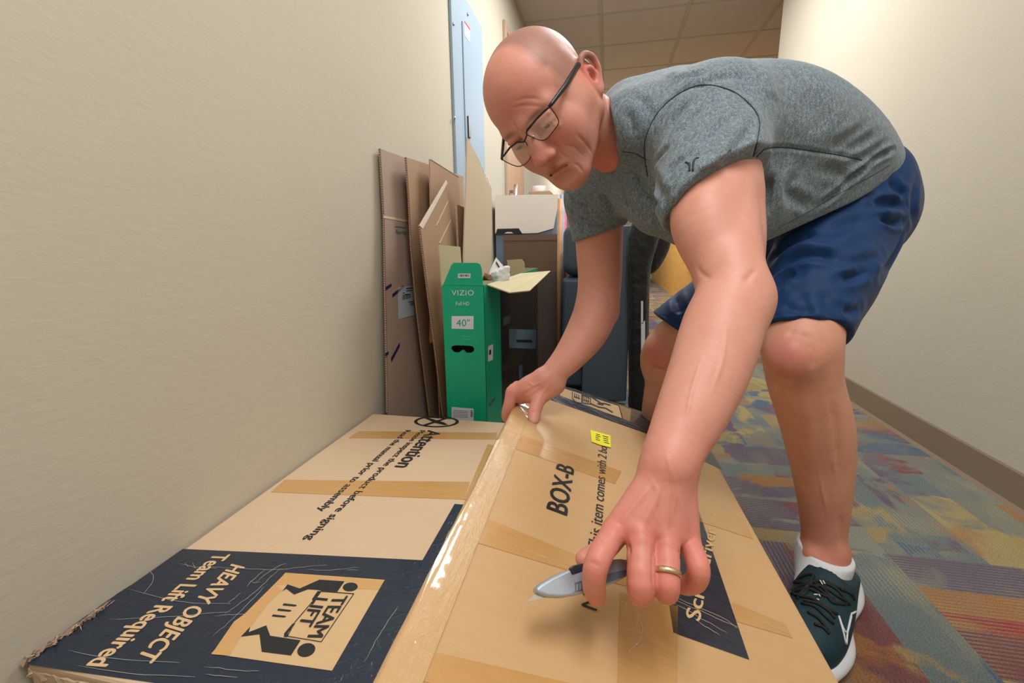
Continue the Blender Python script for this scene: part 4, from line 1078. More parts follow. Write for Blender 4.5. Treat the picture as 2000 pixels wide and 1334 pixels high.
def SHIRT_SCULPT(S):
    for pts, r, o in SEAMS[:2]: S.push(pts, .0035, .0020, taper=False, n=10, ridge=.0006)
    F_ = [([(1302, 262), (1322, 225), (1350, 196)], .007, .006), ([(1330, 262), (1352, 232), (1382, 205)], .006, .004), ([(1372, 280), (1400, 250), (1424, 226)], .006, .005),
          ([(1418, 312), (1444, 280), (1470, 245)], .007, .007), ([(1300, 350), (1318, 322), (1342, 304)], .006, .005), ([(1362, 340), (1380, 334), (1402, 326)], .005, .003),
          ([(1306, 385), (1302, 365), (1312, 340)], .006, .005), ([(1280, 320), (1292, 300), (1310, 285)], .006, .004),
          ([(1320, 165), (1345, 150), (1378, 143)], .007, .005), ([(1345, 178), (1390, 156), (1440, 146)], .008, .004),
          ([(1240, 185), (1262, 205), (1270, 235)], .007, .004), ([(1222, 215), (1234, 240), (1240, 270)], .006, .004),
          ([(1240, 340), (1252, 360), (1270, 392)], .008, .007), ([(1280, 345), (1296, 390), (1306, 425)], .008, .008), ([(1258, 350), (1274, 385), (1292, 410)], .006, .004),
          ([(1170, 372), (1190, 398), (1202, 420)], .008, .006), ([(1240, 415), (1262, 424), (1290, 434)], .007, .004), ([(1205, 372), (1225, 395), (1245, 410)], .007, .005),
          ([(1104, 398), (1125, 420), (1160, 432)], .005, .006), ([(1112, 418), (1140, 438), (1180, 436)], .005, .006), ([(1122, 440), (1150, 450), (1180, 446)], .005, .004), ([(1108, 380), (1130, 396), (1165, 405)], .005, .005),
          ([(1618, 289), (1655, 272), (1690, 246)], .009, .006), ([(1640, 300), (1678, 280), (1712, 262)], .008, .006), ([(1660, 318), (1696, 300), (1728, 280)], .007, .006),
          ([(1699, 316), (1722, 302), (1746, 292)], .005, .012), ([(1652, 356), (1675, 338), (1702, 316)], .006, .013), ([(1600, 400), (1628, 380), (1654, 356)], .006, .010),
          ([(1535, 368), (1560, 392), (1588, 402)], .009, .006), ([(1600, 330), (1630, 335), (1655, 345)], .009, .005), ([(1486, 330), (1500, 375), (1500, 430)], .010, .006),
          ([(1560, 330), (1540, 375), (1550, 420)], .010, .004)]
    for p, w, d in F_: S.push(p, w, d, n=6, ridge=d * .3)
    for p, w, d in (([(1560, 180), (1600, 215), (1620, 260)], .03, .006), ([(1480, 128), (1500, 165), (1505, 200)], .018, -.006), ([(1430, 128), (1445, 160), (1460, 195)], .015, .006), ([(1300, 140), (1330, 150), (1350, 170)], .012, -.004)): S.push(p, w, d)
def SHORTS_SCULPT(S):
    for pts in ([(1506, 616), (1560, 620), (1600, 640), (1643, 673)], [(1752, 352), (1768, 392), (1776, 430)], [(1297, 616), (1318, 628), (1336, 636)]): S.push(pts, .0020, .0014, taper=False, n=8)
    F_ = [([(1512, 500), (1550, 470), (1600, 450)], .012, .012), ([(1510, 540), (1550, 505), (1600, 498), (1640, 510)], .010, .010), ([(1505, 575), (1530, 545), (1560, 530)], .010, .010),
          ([(1600, 470), (1650, 440), (1700, 430)], .012, .006), ([(1637, 548), (1672, 540), (1705, 524)], .008, .009), ([(1660, 520), (1690, 512), (1722, 495)], .009, .006),
          ([(1700, 405), (1735, 398), (1768, 402)], .008, .010), ([(1716, 424), (1740, 434), (1762, 432)], .007, .010), ([(1735, 350), (1752, 372), (1770, 385)], .008, .006), ([(1690, 375), (1715, 392), (1742, 396)], .008, .006),
          ([(1770, 440), (1750, 490), (1722, 540)], .010, .006), ([(1640, 600), (1662, 610), (1680, 600)], .008, .006), ([(1530, 590), (1548, 606), (1575, 610)], .009, .005), ([(1545, 440), (1580, 425), (1620, 405)], .010, .007),
          ([(1600, 560), (1620, 600), (1640, 640)], .012, .005), ([(1560, 560), (1570, 595), (1590, 620)], .012, .004), ([(1318, 560), (1322, 590), (1330, 615)], .010, .008), ([(1790, 350), (1782, 400), (1786, 440)], .010, .005)]
    for p, w, d in F_: S.push(p, w, d, n=6, ridge=d * .45)
# ================================================================== PERSON
HB = 0.0022
# ---- landmark points
SL, EL, WL_ = P(1402, 240, .77), P(1432, 565, .60), P(1303, 912, .485)
SR_, ER_, WR_ = P(1168, 385, 1.0), P(1167, 592, 1.03), P(1075, 735, .99)
NB_ = P(1262, 296, .86)
KL, AL = P(1568, 682, .80), P(1611, 1078, .885)
KR, AR = P(1306, 684, 1.15), P(1272, 915, 1.34)
HL, HR = P(1636, 430, .945), P(1560, 440, 1.06)
sp = nrm(P(1700, 380, 1.0) - NB_)                    # along the spine, head to hips
wd = nrm(SR_ - SL); wd = nrm(wd - sp * (wd @ sp))    # his left to his right
dv = np.cross(sp, wd); dv = dv if dv[2] > 0 else -dv # dorsal (up)

# ---- head frame
_phi, _pit, _rol = math.radians(45.7), math.radians(40.0), math.radians(17.7)
def head_axes(phi, pit, rol):
    a = np.array([math.sin(rol), math.cos(rol), 0.0]) # towards his left, in the picture plane
    a = np.array([math.cos(rol), math.sin(rol), 0.0])
    u0 = np.array([-math.sin(rol), math.cos(rol), 0.0])
    L = math.cos(phi) * a + math.sin(phi) * np.array([0, 0, 1.0])
    Fv = -math.sin(phi) * a + math.cos(phi) * np.array([0, 0, 1.0])
    U = math.cos(pit) * u0 + math.sin(pit) * Fv
    Fv = math.cos(pit) * Fv - math.sin(pit) * u0
    return RM @ L, RM @ Fv, RM @ U
hL, hF, hU = head_axes(_phi, _pit, _rol)
HS = 0.985                                             # head size
hO = CO + RM @ np.array([0.0583, 0.4033, -0.773])
def hw(x, y, z): return hO + HS * (x * hL + y * hF + (z * 1.06 if z < 0 else z) * hU)
HA = np.array([hL, hF, hU])

def build_head():
    f = Field(); S = HS
    def ell(c, r, k=.02, op='u', rot=None):
        f.ell(hw(*c), HA if rot is None else rot @ HA, [q * S for q in r], k, op)
    def con(a, b, ra, rb, k=.012, op='u'): f.cone(hw(*a), hw(*b), ra * S, rb * S, k, op)
    ell((0, -.016, .034), (.0765, .100, .086))
    ell((0, .022, .042), (.068, .068, .064), .03)                 # forehead
    ell((0, .030, -.030), (.058, .050, .080), .03)                # face
    for s in (-1, 1):
        con((s * .056, -.008, -.050), (s * .020, .066, -.094), .016, .016, .035)  # jaw
        con((s * .062, .004, -.018), (s * .049, .050, -.026), .008, .012, .05)    # cheek bone
        ell((s * .034, .064, -.040), (.022, .018, .028), .03)     # cheek
        con((s * .008, .0885, .0155), (s * .044, .0745, .0185), .0080, .0060, .022)  # brow ridge
        ell((s * .064, .012, .012), (.012, .03, .035), .02)
    ell((0, .074, -.102), (.021, .016, .015), .025)               # chin
    ell((0, .076, -.072), (.028, .017, .026), .025)               # mouth mound
    for s in (-1, 1):                                             # eye sockets
        ell((s * .032, .103, -.002), (.0185, .020, .012), .014, 's')
    con((0, .092, .012), (0, .107, -.028), .0080, .0105, .010)    # nose bridge
    con((0, .098, -.010), (0, .100, -.030), .0100, .0140, .012)
    ell((0, .1125, -.0365), (.0118, .0115, .0100), .008)          # nose tip
    for s in (-1, 1):
        ell((s * .0145, .100, -.040), (.0085, .0115, .0080), .006)
        con((s * .0225, .092, -.034), (s * .0235, .092, -.046), .0016, .0016, .006, 's')
        ell((s * .0085, .1060, -.0500), (.0048, .0072, .0056), .003, 's')
        ell((s * .032, .0800, -.002), (.0150, .0142, .0138), .004)   # eyelids round the ball
        ell((s * .032, .0945, -.0068), (.0118, .0110, .0029), .002, 's')
        con((s * .018, .0950, .0100), (s * .046, .0860, .0075), .0042, .0030, .006)   # hooded upper lid
        con((s * .020, .0905, -.0175), (s * .044, .0850, -.0150), .0030, .0022, .008) # bag under the eye
    # lips
    f.limb([(hw(-.024, .0835, -.0690), .0028), (hw(-.012, .0905, -.0655), .0042), (hw(0, .0930, -.0650), .0042), (hw(.012, .0905, -.0655), .0042), (hw(.024, .0835, -.0690), .0028)], .006)
    f.limb([(hw(-.022, .0830, -.0740), .0030), (hw(0, .0905, -.0745), .0056), (hw(.022, .0830, -.0740), .0030)], .006)
    f.limb([(hw(-.025, .0862, -.0732), .0010), (hw(-.013, .0955, -.0705), .0014), (hw(0, .0985, -.0695), .0014), (hw(.013, .0955, -.0705), .0014), (hw(.031, .0800, -.0755), .0012)], .0001)
    M = 20; f.p[-M:] = [(a, b_, 's', .0022, e, r) for a, b_, c, d_, e, r in f.p[-M:]]
    con((0, .1015, -.053), (0, .0985, -.060), .0026, .0028, .006, 's')   # philtrum
    con((-.010, .0945, -.0860), (.010, .0945, -.0860), .0050, .0050, .014, 's')
    # ears
    for s in (-1, 1):
        ex = .0725
        E = lambda x, y, z: (s * (ex + x), y - .021, z - .013)
        con(E(-.006, .002, .012), E(-.006, .004, -.014), .014, .012, .010)
        ell(E(.008, -.007, .004), (.0075, .0185, .0300), .005)
        ell(E(.0175, -.004, .006), (.0085, .0125, .0190), .003, 's')
        ell(E(.001, -.002, .014), (.0095, .0175, .0235), .006)
        ring = [E(.004, .010, .006), E(.009, .010, .021), E(.014, .001, .032), E(.018, -.012, .031), E(.021, -.022, .018), E(.019, -.023, .002), E(.013, -.016, -.013), E(.009, -.009, -.024)]
        rr = [.0028, .0034, .0040, .0042, .0042, .0040, .0040, .0050]
        f.limb([(hw(*q), r * S) for q, r in zip(ring, rr)], .003)
        f.limb([(hw(*E(.009, .003, .018)), .0022 * S), (hw(*E(.014, -.010, .010)), .0030 * S), (hw(*E(.013, -.013, -.004)), .0028 * S), (hw(*E(.009, -.005, -.014)), .0028 * S)], .003)
        ell(E(.0085, -.003, -.002), (.0055, .0060, .0080), .003, 's')
        ell(E(.007, -.005, -.022), (.0050, .0080, .0090), .005)   # lobe
        con(E(.005, .011, -.001), E(.006, .010, -.007), .0035, .003, .004)  # tragus
    # neck
    f.limb([(hw(0, -.040, -.020), .056), (hw(0, -.036, -.060) * .6 + NB_ * .4, .056), (NB_, .060), (NB_ + sp * .07, .064)], .004, k0=.03)
    f.cone(hw(.050, -.030, -.035), NB_ * .8 + hw(0, 0, -.10) * .2 - dv * .04, .012, .015, .03)
    f.cut(NB_ + sp * .06, sp)
    return f

def build_left_arm():
    f = Field()
    f.limb([(SL, .055), (P(1404, 330, .72), .056), (P(1405, 430, .67), .053), (P(1420, 520, .62), .0455), (P(1430, 575, .598), .0440),
            (P(1410, 640, .577), .0475), (P(1385, 720, .552), .0450), (P(1352, 800, .525), .0385), (P(1322, 865, .502), .0315), (WL_, .0285)], .004)
    f.limb([(P(1390, 360, .68), .028), (P(1374, 425, .65), .037), (P(1390, 500, .625), .024)], .02, k0=.04)      # biceps
    f.limb([(P(1445, 360, .71), .020), (P(1448, 450, .67), .024), (P(1450, 540, .63), .016)], .02, k0=.04)       # triceps
    f.ball(P(1462, 588, .600), .017, .03)                               # elbow point
    f.limb([(P(1452, 590, .600), .022), (P(1420, 660, .58), .022), (P(1392, 750, .56), .014)], .02, k0=.04)
    return f
def finger(f, pts, radii, k=.004):
    f.limb(list(zip(pts, radii)), .003, n=4, k0=k)
LH = dict(  # left hand: MCP, PIP, DIP, tip
    index=[P(1200, 1036, .462), P(1167, 1096, .430), P(1160, 1142, .434), P(1166, 1166, .450)],
    middle=[P(1250, 1040, .455), P(1252, 1140, .424), P(1250, 1158, .442), P(1244, 1140, .462)],
    ring=[P(1302, 1048, .458), P(1302, 1140, .427), P(1300, 1154, .446), P(1292, 1138, .464)],
    pinky=[P(1346, 1062, .468), P(1364, 1108, .440), P(1358, 1136, .446), P(1335, 1144, .460)])
def build_left_hand(f):
    wa, wb = P(1284, 925, .485), P(1327, 930, .490)
    for i, (nm, r) in enumerate((('index', .0125), ('middle', .0128), ('ring', .0122), ('pinky', .0112))):
        t = i / 3
        w = wa * (1 - t) + wb * t
        m = LH[nm][0]
        f.cone(w, m, .0170, r, .012)
    for i in range(3):
        a = [LH[n][0] for n in ('index', 'middle', 'ring', 'pinky')]
        mid = (a[i] + a[i + 1]) / 2
        f.cone(wa * .5 + wb * .5, mid + (wa - mid) * .12, .019, .0115, .012)
    f.cone(P(1270, 960, .505), P(1270, 1030, .487), .020, .018, .015)     # palm
    f.cone(P(1320, 960, .505), P(1325, 1040, .487), .018, .016, .015)
    for nm, rs in (('index', (.0120, .0112, .0104, .0092)), ('middle', (.0128, .0124, .0112, .0100)),
                   ('ring', (.0122, .0116, .0108, .0096)), ('pinky', (.0112, .0100, .0096, .0086))):
        finger(f, LH[nm], rs)
    # thumb: behind the knife, its tip showing left of the index finger
    finger(f, [P(1250, 975, .505), P(1205, 1040, .500), P(1172, 1078, .486), P(1140, 1092, .470)], (.0175, .0135, .0118, .0088), .008)
RH = dict(
    index=[P(1000, 765, .985), P(994, 790, .985), P(989, 812, .992)],)
def build_right_arm():
    f = Field()
    f.limb([(SR_, .056), (P(1170, 480, 1.02), .051), (P(1171, 550, 1.03), .0475), (P(1164, 605, 1.03), .0480), (P(1145, 650, 1.02), .0450), (P(1112, 696, 1.00), .0340), (P(1086, 724, .99), .0270), (P(1072, 740, .985), .0260)], .004)
    f.ball(P(1190, 612, 1.05), .016, .03)
    # back of the hand
    w0, w1 = P(1058, 742, .985), P(1084, 752, .99)
    im = P(1001, 766, .985); tb = P(1050, 778, .975)
    f.cone(w0, im, .0210, .0140, .015)
    f.cone(w0, P(1012, 775, 1.00), .020, .014, .015)
    f.cone(w1, tb, .0225, .0160, .015)
    f.cone(P(1040, 755, .995), P(1022, 775, .995), .022, .014, .015)
    f.cone(P(1030, 758, .985), P(1040, 775, .98), .016, .012, .015)
    # index finger down the left side of the carton, the others behind it
    finger(f, [im, P(995, 788, .985), P(990, 806, .992), P(990, 818, 1.0)], (.0140, .0120, .0112, .0095), .006)
    finger(f, [P(1004, 760, 1.005), P(997, 780, 1.01), P(992, 800, 1.015), P(992, 812, 1.02)], (.0135, .0120, .0108, .0090), .006)
    finger(f, [P(1010, 755, 1.025), P(1003, 772, 1.03), P(997, 790, 1.04), P(997, 800, 1.045)], (.0130, .0115, .0105, .0088), .006)
    finger(f, [P(1018, 752, 1.045), P(1012, 768, 1.05), P(1006, 782, 1.06), P(1006, 790, 1.062)], (.0120, .0100, .0092, .0078), .006)
    # thumb pressed on the carton
    finger(f, [P(1062, 765, .985), P(1050, 786, .965), P(1044, 806, .955), P(1042, 821, .945)], (.0170, .0140, .0130, .0105), .008)
    return f
def build_legs():
    f = Field()
    f.limb([(HL, .066), (P(1590, 585, .86), .058), (P(1566, 660, .80), .0620), (P(1566, 700, .80), .0600), (P(1572, 750, .812), .0580), (P(1593, 825, .835), .0580), (P(1603, 885, .852), .0540), (P(1608, 950, .863), .0465),
            (P(1609, 1010, .875), .0395), (P(1609, 1050, .882), .0365), (AL, .038)], .004)
    f.ball(P(1545, 700, .765), .036, .03)                     # knee cap
    f.cone(P(1600, 800, .86), P(1610, 870, .875), .036, .030, .03)   # calf
    f.ball(P(1585, 1085, .87), .014, .02); f.ball(P(1640, 1092, .89), .015, .02)
    f.cone(AL, AL + np.array([-.034, -.044, -.052]), .036, .024, .02)
    f.limb([(HR, .062), (P(1420, 585, 1.10), .058), (KR, .061), (P(1304, 745, 1.18), .056), (P(1296, 810, 1.23), .057), (P(1285, 870, 1.29), .045), (AR, .040)], .004)
    f.ball(P(1293, 690, 1.12), .034, .03)
    f.cone(AR, AR + np.array([0, -.06, -.05]), .038, .030, .02)
    # trunk under the clothes
    f.limb([(NB_ + sp * .03, .055), (P(1340, 305, .87), .080), (P(1440, 315, .89), .095), (P(1530, 335, .92), .092), (P(1590, 360, .95), .080), (P(1615, 392, .97), .072)], .006)
    f.cone(P(1402, 250, .78), P(1290, 320, .86), .05, .06, .04)
    f.cone(SR_, P(1290, 320, .86), .045, .06, .04)
    return f

def torso_field(g=0.0):
    f = Field()
    st = [(P(1262, 275, .85), .080), (P(1325, 282, .86), .110), (P(1395, 290, .87), .128), (P(1465, 300, .89), .136), (P(1530, 320, .92), .130), (P(1585, 345, .945), .118), (P(1630, 375, .97), .104)]
    f.limb([(p, r + g) for p, r in st], .008, n=3, k0=.02)
    for i, x in enumerate(f.p): f.p[i] = (x[0], x[1][:4] + (wd, 1 / 1.25), x[2], x[3], x[4], x[5] * 1.25)
    # near shoulder blade and shoulder yoke
    f.cone(P(1240, 248, .785), P(1392, 240, .78), .064 + g, .068 + g, .04)
    f.cone(P(1250, 300, .88), SR_, .072 + g, .070 + g, .05)
    f.cone(P(1232, 222, .85), P(1300, 220, .86), .056, .066, .05)
    # slack of the shirt hanging under chest and belly
    f.cone(P(1300, 385, .86), P(1420, 400, .86), .075, .09, .06)
    f.cone(P(1420, 400, .86), P(1560, 400, .90), .09, .09, .06)
    return f
def build_shirt():
    f = torso_field()
    # sleeves
    f.cone(P(1398, 235, .765), P(1398, 385, .672), .082, .0735, .04)
    f.cone(P(1360, 250, .76), P(1362, 395, .67), .060, .052, .04)
    f.cone(SR_, P(1166, 470, 1.01), .068, .055, .03)
    # hem, sleeve ends, neck
    h0, h1, h2 = P(1764, 300, 1.0), P(1640, 392, .86), P(1500, 474, .80)
    n = np.cross(h1 - h0, h2 - h0); n = nrm(n); n = n if n @ sp > 0 else -n
    f.cut(h1, n, .004)
    a = nrm(P(1412, 400, .675) - P(1398, 240, .765)); e0 = P(1314, 414, .66); e1 = P(1477, 335, .70)
    sn = nrm(nrm(e1 - e0)); sn = nrm(a - sn * (a @ sn))
    f.cutlocal(e0 * .5 + e1 * .5, sn, .15, .004)
    b = nrm(ER_ - SR_); g0 = P(1130, 470, .96); g1 = P(1208, 444, .97)
    t = nrm(g1 - g0); bn = nrm(b - t * (b @ t))
    f.cutlocal(g0 * .5 + g1 * .5, bn, .10, .004)
    # neck opening
    f.cone(hw(0, -.04, -.04), P(1178, 266, .80), .060, .050, .008, 's')
    f.cone(P(1178, 270, .80), P(1172, 322, .82), .050, .028, .010, 's')
    return f
def build_shorts():
    f = Field()
    f.chain([(P(1575, 370, .95), .100), (P(1628, 392, .98), .112), (P(1650, 425, .99), .110)], .03, flat=wd, f=1 / 1.25)
    f.cone(P(1645, 430, .94), P(1600, 540, .865), .113, .092, .03)
    f.cone(P(1600, 540, .865), P(1560, 665, .80), .092, .0710, .02)
    f.cone(P(1625, 560, .89), P(1585, 665, .83), .068, .046, .02)
    f.cone(P(1620, 450, 1.06), P(1470, 560, 1.10), .115, .10, .05)
    f.cone(P(1470, 560, 1.10), P(1308, 662, 1.14), .10, .080, .05)
    # leg ends
    h0, h1 = P(1506, 625, .78), P(1642, 684, .83); ax = nrm(KL - HL)
    t = nrm(h1 - h0); n = nrm(ax - t * (ax @ t)); f.cutlocal(h0 * .5 + h1 * .5, n, .17, .003)
    h0, h1 = P(1295, 625, 1.10), P(1340, 650, 1.12); ax = nrm(KR - HR)
    t = nrm(h1 - h0); n = nrm(ax - t * (ax @ t)); f.cutlocal(h0 * .5 + h1 * .5, n, .16, .003)
    return f
def heather():
    m = material('heather_jersey', srgb(104, 124, 134), rough=.9, spec=.15, sheen=.2); N = NB(m)
    tc = N.n('TexCoord').outputs['Object']
    a = N.noise(N.mapping(tc, (1, 1, .30), (0.5, 0.3, 0)), 1900, 2)
    c = N.noise(tc, 620, 2); e = N.noise(N.mapping(tc, (1, 1, .4), (.9, .2, 0)), 240, 2)
    s = N.math('ADD', N.math('ADD', N.math('MULTIPLY', a, .55), N.math('MULTIPLY', c, .25)), N.math('MULTIPLY', e, .20))
    col = N.ramp(s, [(.38, srgb(66, 80, 90)), (.5, srgb(106, 123, 134)), (.62, srgb(164, 178, 186))])
    N.l(col, N.b.inputs['Base Color'])
    w = N.noise(tc, 18, 2)
    N.l(N.bump(N.math('ADD', N.math('MULTIPLY', s, .10), w), .10, .004), N.b.inputs['Normal'])
    return m
def skin_mat():
    m = material('skin', srgb(205, 150, 130), rough=.5, spec=.45, sss=.14); N = NB(m)
    at = N.n('Attribute'); at.attribute_name = 'tint'
    tc = N.n('TexCoord').outputs['Object']
    n1 = N.noise(tc, 28, 5, .6); n2 = N.noise(tc, 420, 2)
    col = N.mix(N.math('MULTIPLY', n1, .55), at.outputs['Color'], N.mix(1.0, at.outputs['Color'], srgb(228, 176, 160), 'MULTIPLY'))
    N.l(col, N.b.inputs['Base Color'])
    hair = N.n('Attribute'); hair.attribute_name = 'stubble'
    sn = N.noise(tc, 2200, 1)
    dark = N.math('MULTIPLY', hair.outputs['Fac'], N.math('GREATER_THAN', sn, .46))
    col2 = N.mix(N.math('MULTIPLY', N.math('ADD', N.math('MULTIPLY', dark, .4), N.math('MULTIPLY', hair.outputs['Fac'], .46)), .95), col, srgb(92, 76, 72))
    N.l(col2, N.b.inputs['Base Color'])
    h = N.math('ADD', N.math('MULTIPLY', n2, .35), N.noise(tc, 120, 4))
    N.l(N.bump(h, .22, .0015), N.b.inputs['Normal'])
    return m
M_SKIN = skin_mat(); M_SHIRT = heather()
def shorts_mat():
    m = material('navy_shell', srgb(4, 50, 98), rough=.62, spec=.25, sheen=.08); N = NB(m)
    tc = N.n('TexCoord').outputs['Object']
    h = N.noise(tc, 22, 3); h2 = N.noise(tc, 1400, 1)
    N.l(N.bump(N.math('ADD', h, N.math('MULTIPLY', h2, .06)), .3, .006), N.b.inputs['Normal'])
    return m
M_SHORTS = shorts_mat()

person = thing('person', 'bald man in glasses, grey t-shirt and navy shorts bending over the cartons', 'person', (AL[0], AL[1] + .1, 0.0))

# --- skin: head, arms and legs, one mesh
SK = [s for s in (build_head().mesh(.0014 if HB < .003 else HB, smooth=1),)]
fa = build_left_arm(); build_left_hand(fa); SK.append(fa.mesh(.0018 if HB < .003 else HB))
SK.append(build_right_arm().mesh(.0022 if HB < .003 else HB))
SK.append(build_legs().mesh(.003, smooth=2))
print('body fields', round(time.time() - T0, 1))
skin_base = np.array(srgb(220, 166, 150)[:3]); red = np.array(srgb(220, 122, 112)[:3]); pale = np.array(srgb(220, 172, 154)[:3]); lip = np.array(srgb(176, 100, 96)[:3])
leg_tan = np.array(srgb(214, 164, 140)[:3])  # base skin tone of the legs
allV = []; allF = []; allT = []; allS = []
def blendc(T, w, c): return T * (1 - w[:, None]) + c[None] * w[:, None]
# head
V, F = SK[0]; S = Sculpt(V, F)
HEAD_SCULPT(S)
T = np.tile(skin_base, (len(S.V), 1)); loc = (S.V - hO) @ HA.T / HS
def spot(c, r, pw=1.0): return pw * np.exp(-(((loc - np.array(c)) / np.array(r)) ** 2).sum(1))
T = blendc(T, np.clip(spot((0, .06, .06), (.07, .06, .05), .35), 0, 1), red)
T = blendc(T, np.clip(spot((0, .112, -.037), (.02, .02, .018), .5), 0, 1), red)
for s_ in (-1, 1):
    T = blendc(T, np.clip(spot((s_ * .088, -.015, 0), (.02, .03, .035), .7), 0, 1), red)
    T = blendc(T, np.clip(spot((s_ * .042, .07, -.035), (.025, .03, .022), .35), 0, 1), red)
T = blendc(T, np.clip(spot((0, .098, -.071), (.024, .012, .0065), 1.0), 0, 1), lip)
T = blendc(T, np.clip(np.clip((-loc[:, 2] - .09) / .04, 0, 1) * np.clip((.05 - loc[:, 1]) / .05, 0, 1), 0, 1) * .5, red)
# close-cropped hair: a cap behind the hairline
cap = np.clip((loc[:, 2] - (.008 + .6 * (loc[:, 1] + .02))) / .010, 0, 1) * np.clip((.030 - loc[:, 1] + .9 * np.abs(loc[:, 0]) * np.abs(loc[:, 0]) / .07 * .6) / .02, 0, 1)
temple = np.clip((.052 - loc[:, 1]) / .012, 0, 1) * np.clip((loc[:, 2] - .012) / .012, 0, 1) * np.clip((.085 - loc[:, 2]) / .02, 0, 1) * np.clip((np.abs(loc[:, 0]) - .05) / .01, 0, 1)
ST = np.clip(np.maximum(cap, temple), 0, 1) * .8
beard = np.clip((-.055 - loc[:, 2]) / .02, 0, 1) * np.clip((loc[:, 1] - .0) / .03, 0, 1) * np.clip((loc[:, 2] + .125) / .02, 0, 1)
ST = np.maximum(ST, .12 * beard)
for s_ in (-1, 1): ST = np.maximum(ST, .75 * np.clip(spot((s_ * .030, .092, .018), (.017, .02, .0045), 1.6), 0, 1))
allV.append(S.V); allF.append(F); allT.append(T); allS.append(ST)
# left arm
V, F = SK[1]; S = Sculpt(V, F); ARM_SCULPT(S)
T = np.tile(skin_base, (len(S.V), 1))
hp = P(1270, 1080, .45); dd = np.linalg.norm(S.V - hp, axis=1)
T = blendc(T, np.clip(1.1 - dd / .16, 0, 1) * .5, np.array(srgb(212, 124, 116)[:3]))
T = blendc(T, np.exp(-(np.linalg.norm(S.V - P(1495, 600, .6), axis=1) / .03) ** 2) * .55, red)
for nm in LH:
    for j in (0, 1): T = blendc(T, np.exp(-(np.linalg.norm(S.V - LH[nm][j], axis=1) / .016) ** 2) * .45, red)
allV.append(S.V); allF.append(F); allT.append(T); allS.append(np.zeros(len(S.V)))
# right arm
V, F = SK[2]; S = Sculpt(V, F); RARM_SCULPT(S)
T = np.tile(skin_base, (len(S.V), 1))
T = blendc(T, np.exp(-(np.linalg.norm(S.V - P(1020, 775, .98), axis=1) / .06) ** 2) * .35, red)
nail = np.exp(-(np.linalg.norm(S.V - P(1043, 820, .937), axis=1) / .009) ** 2)
T = blendc(T, np.clip(nail * 1.2, 0, 1) * .7, np.array(srgb(232, 180, 176)[:3]))
allV.append(S.V); allF.append(F); allT.append(T); allS.append(np.zeros(len(S.V)))
# legs
V, F = SK[3]; S = Sculpt(V, F); LEG_SCULPT(S)
T = np.tile(leg_tan, (len(S.V), 1))
for c_ in (P(1538, 692, .74), P(1280, 692, 1.1)): T = blendc(T, np.exp(-(np.linalg.norm(S.V - c_, axis=1) / .035) ** 2) * .7, np.array(srgb(196, 112, 108)[:3]))
T = blendc(T, np.clip(1 - (S.V[:, 2] - .10) / .12, 0, 1) * .35, red)
allV.append(S.V); allF.append(F); allT.append(T); allS.append(np.zeros(len(S.V)))
off = 0; FF = []
for v, f in zip(allV, allF): FF.append(f + off); off += len(v)
body = mk('body', np.concatenate(allV), np.concatenate(FF), M_SKIN, person, loc=(AL[0], AL[1] + .1, 0), smooth=True)
TT = np.concatenate(allT)
at = body.data.color_attributes.new('tint', 'FLOAT_COLOR', 'POINT')
at.data.foreach_set('color', np.concatenate([TT, np.ones((len(TT), 1))], 1).astype(np.float32).ravel())
a2 = body.data.attributes.new('stubble', 'FLOAT', 'POINT'); a2.data.foreach_set('value', np.concatenate(allS).astype(np.float32))
# --- clothes
V, F = build_shirt().mesh(.0026, smooth=2); S = Sculpt(V, F); SHIRT_SCULPT(S)
shirt = mk('t_shirt', S.V, F, M_SHIRT, person, smooth=True, label='heather grey short-sleeved t-shirt'); SHIRT_S = Sculpt(S.V, F)
M_THREAD = material('seam_thread', srgb(52, 66, 76), rough=.9)
for k_, (pts, r_, off_) in enumerate(SEAMS):
    L = SHIRT_S.line(pts, 10)
    L = [l + (CO - l) / np.linalg.norm(CO - l) * off_ for l in L]
    if len(L) > 3: tube('seam', L, r_, M_THREAD, shirt, seg=6)
M_LOGO = material('sleeve_logo', srgb(30, 36, 42), rough=.6)
for pts in ([(1339, 317), (1346, 321), (1347, 335)], [(1365, 308), (1356, 313), (1353, 335)]):
    L = SHIRT_S.line(pts, 5); L = [l + (CO - l) / np.linalg.norm(CO - l) * -.0004 for l in L]; tube('sleeve_mark', L, .0016, M_LOGO, shirt, seg=6)
V, F = build_shorts().mesh(.003 if HB < .003 else HB * 1.3, smooth=2); S = Sculpt(V, F); SHORTS_SCULPT(S)
shorts = mk('shorts', S.V, F, M_SHORTS, person, smooth=True, label='navy blue athletic shorts')
print('person', round(time.time() - T0, 1), sum(len(v) for v in allV))
# ================================================================== EYES, GLASSES, RING, KNIFE, SOCK, SHOE
M_EYE = material('eye_white', srgb(190, 170, 160), rough=.2)
M_IRIS = material('iris', srgb(34, 34, 34), rough=.15)
look = nrm(P(1080, 1150, .42) - hw(0, .08, 0))
def sphere(name, c, r, mat, parent, seg=20, scale=(1, 1, 1), axes=np.eye(3)):
    bm = bmesh.new(); bmesh.ops.create_uvsphere(bm, u_segments=seg, v_segments=seg // 2, radius=1)
    vs = np.array([v.co[:] for v in bm.verts]) * np.array(scale) * r; fs = [tuple(v.index for v in f.verts) for f in bm.faces]; bm.free()
    return mk(name, vs @ np.array(axes) + np.array(c), fs, mat, parent, smooth=True)
for s in (-1, 1):
    ec = hw(s * .032, .0800, -.002)
    e = sphere('eyeball', ec, .0122 * HS, M_EYE, person)
    lk = nrm(look * .35 + hF * .9 - hU * .42)
    sphere('iris', ec + lk * .0072 * HS, .0064 * HS, M_IRIS, e)
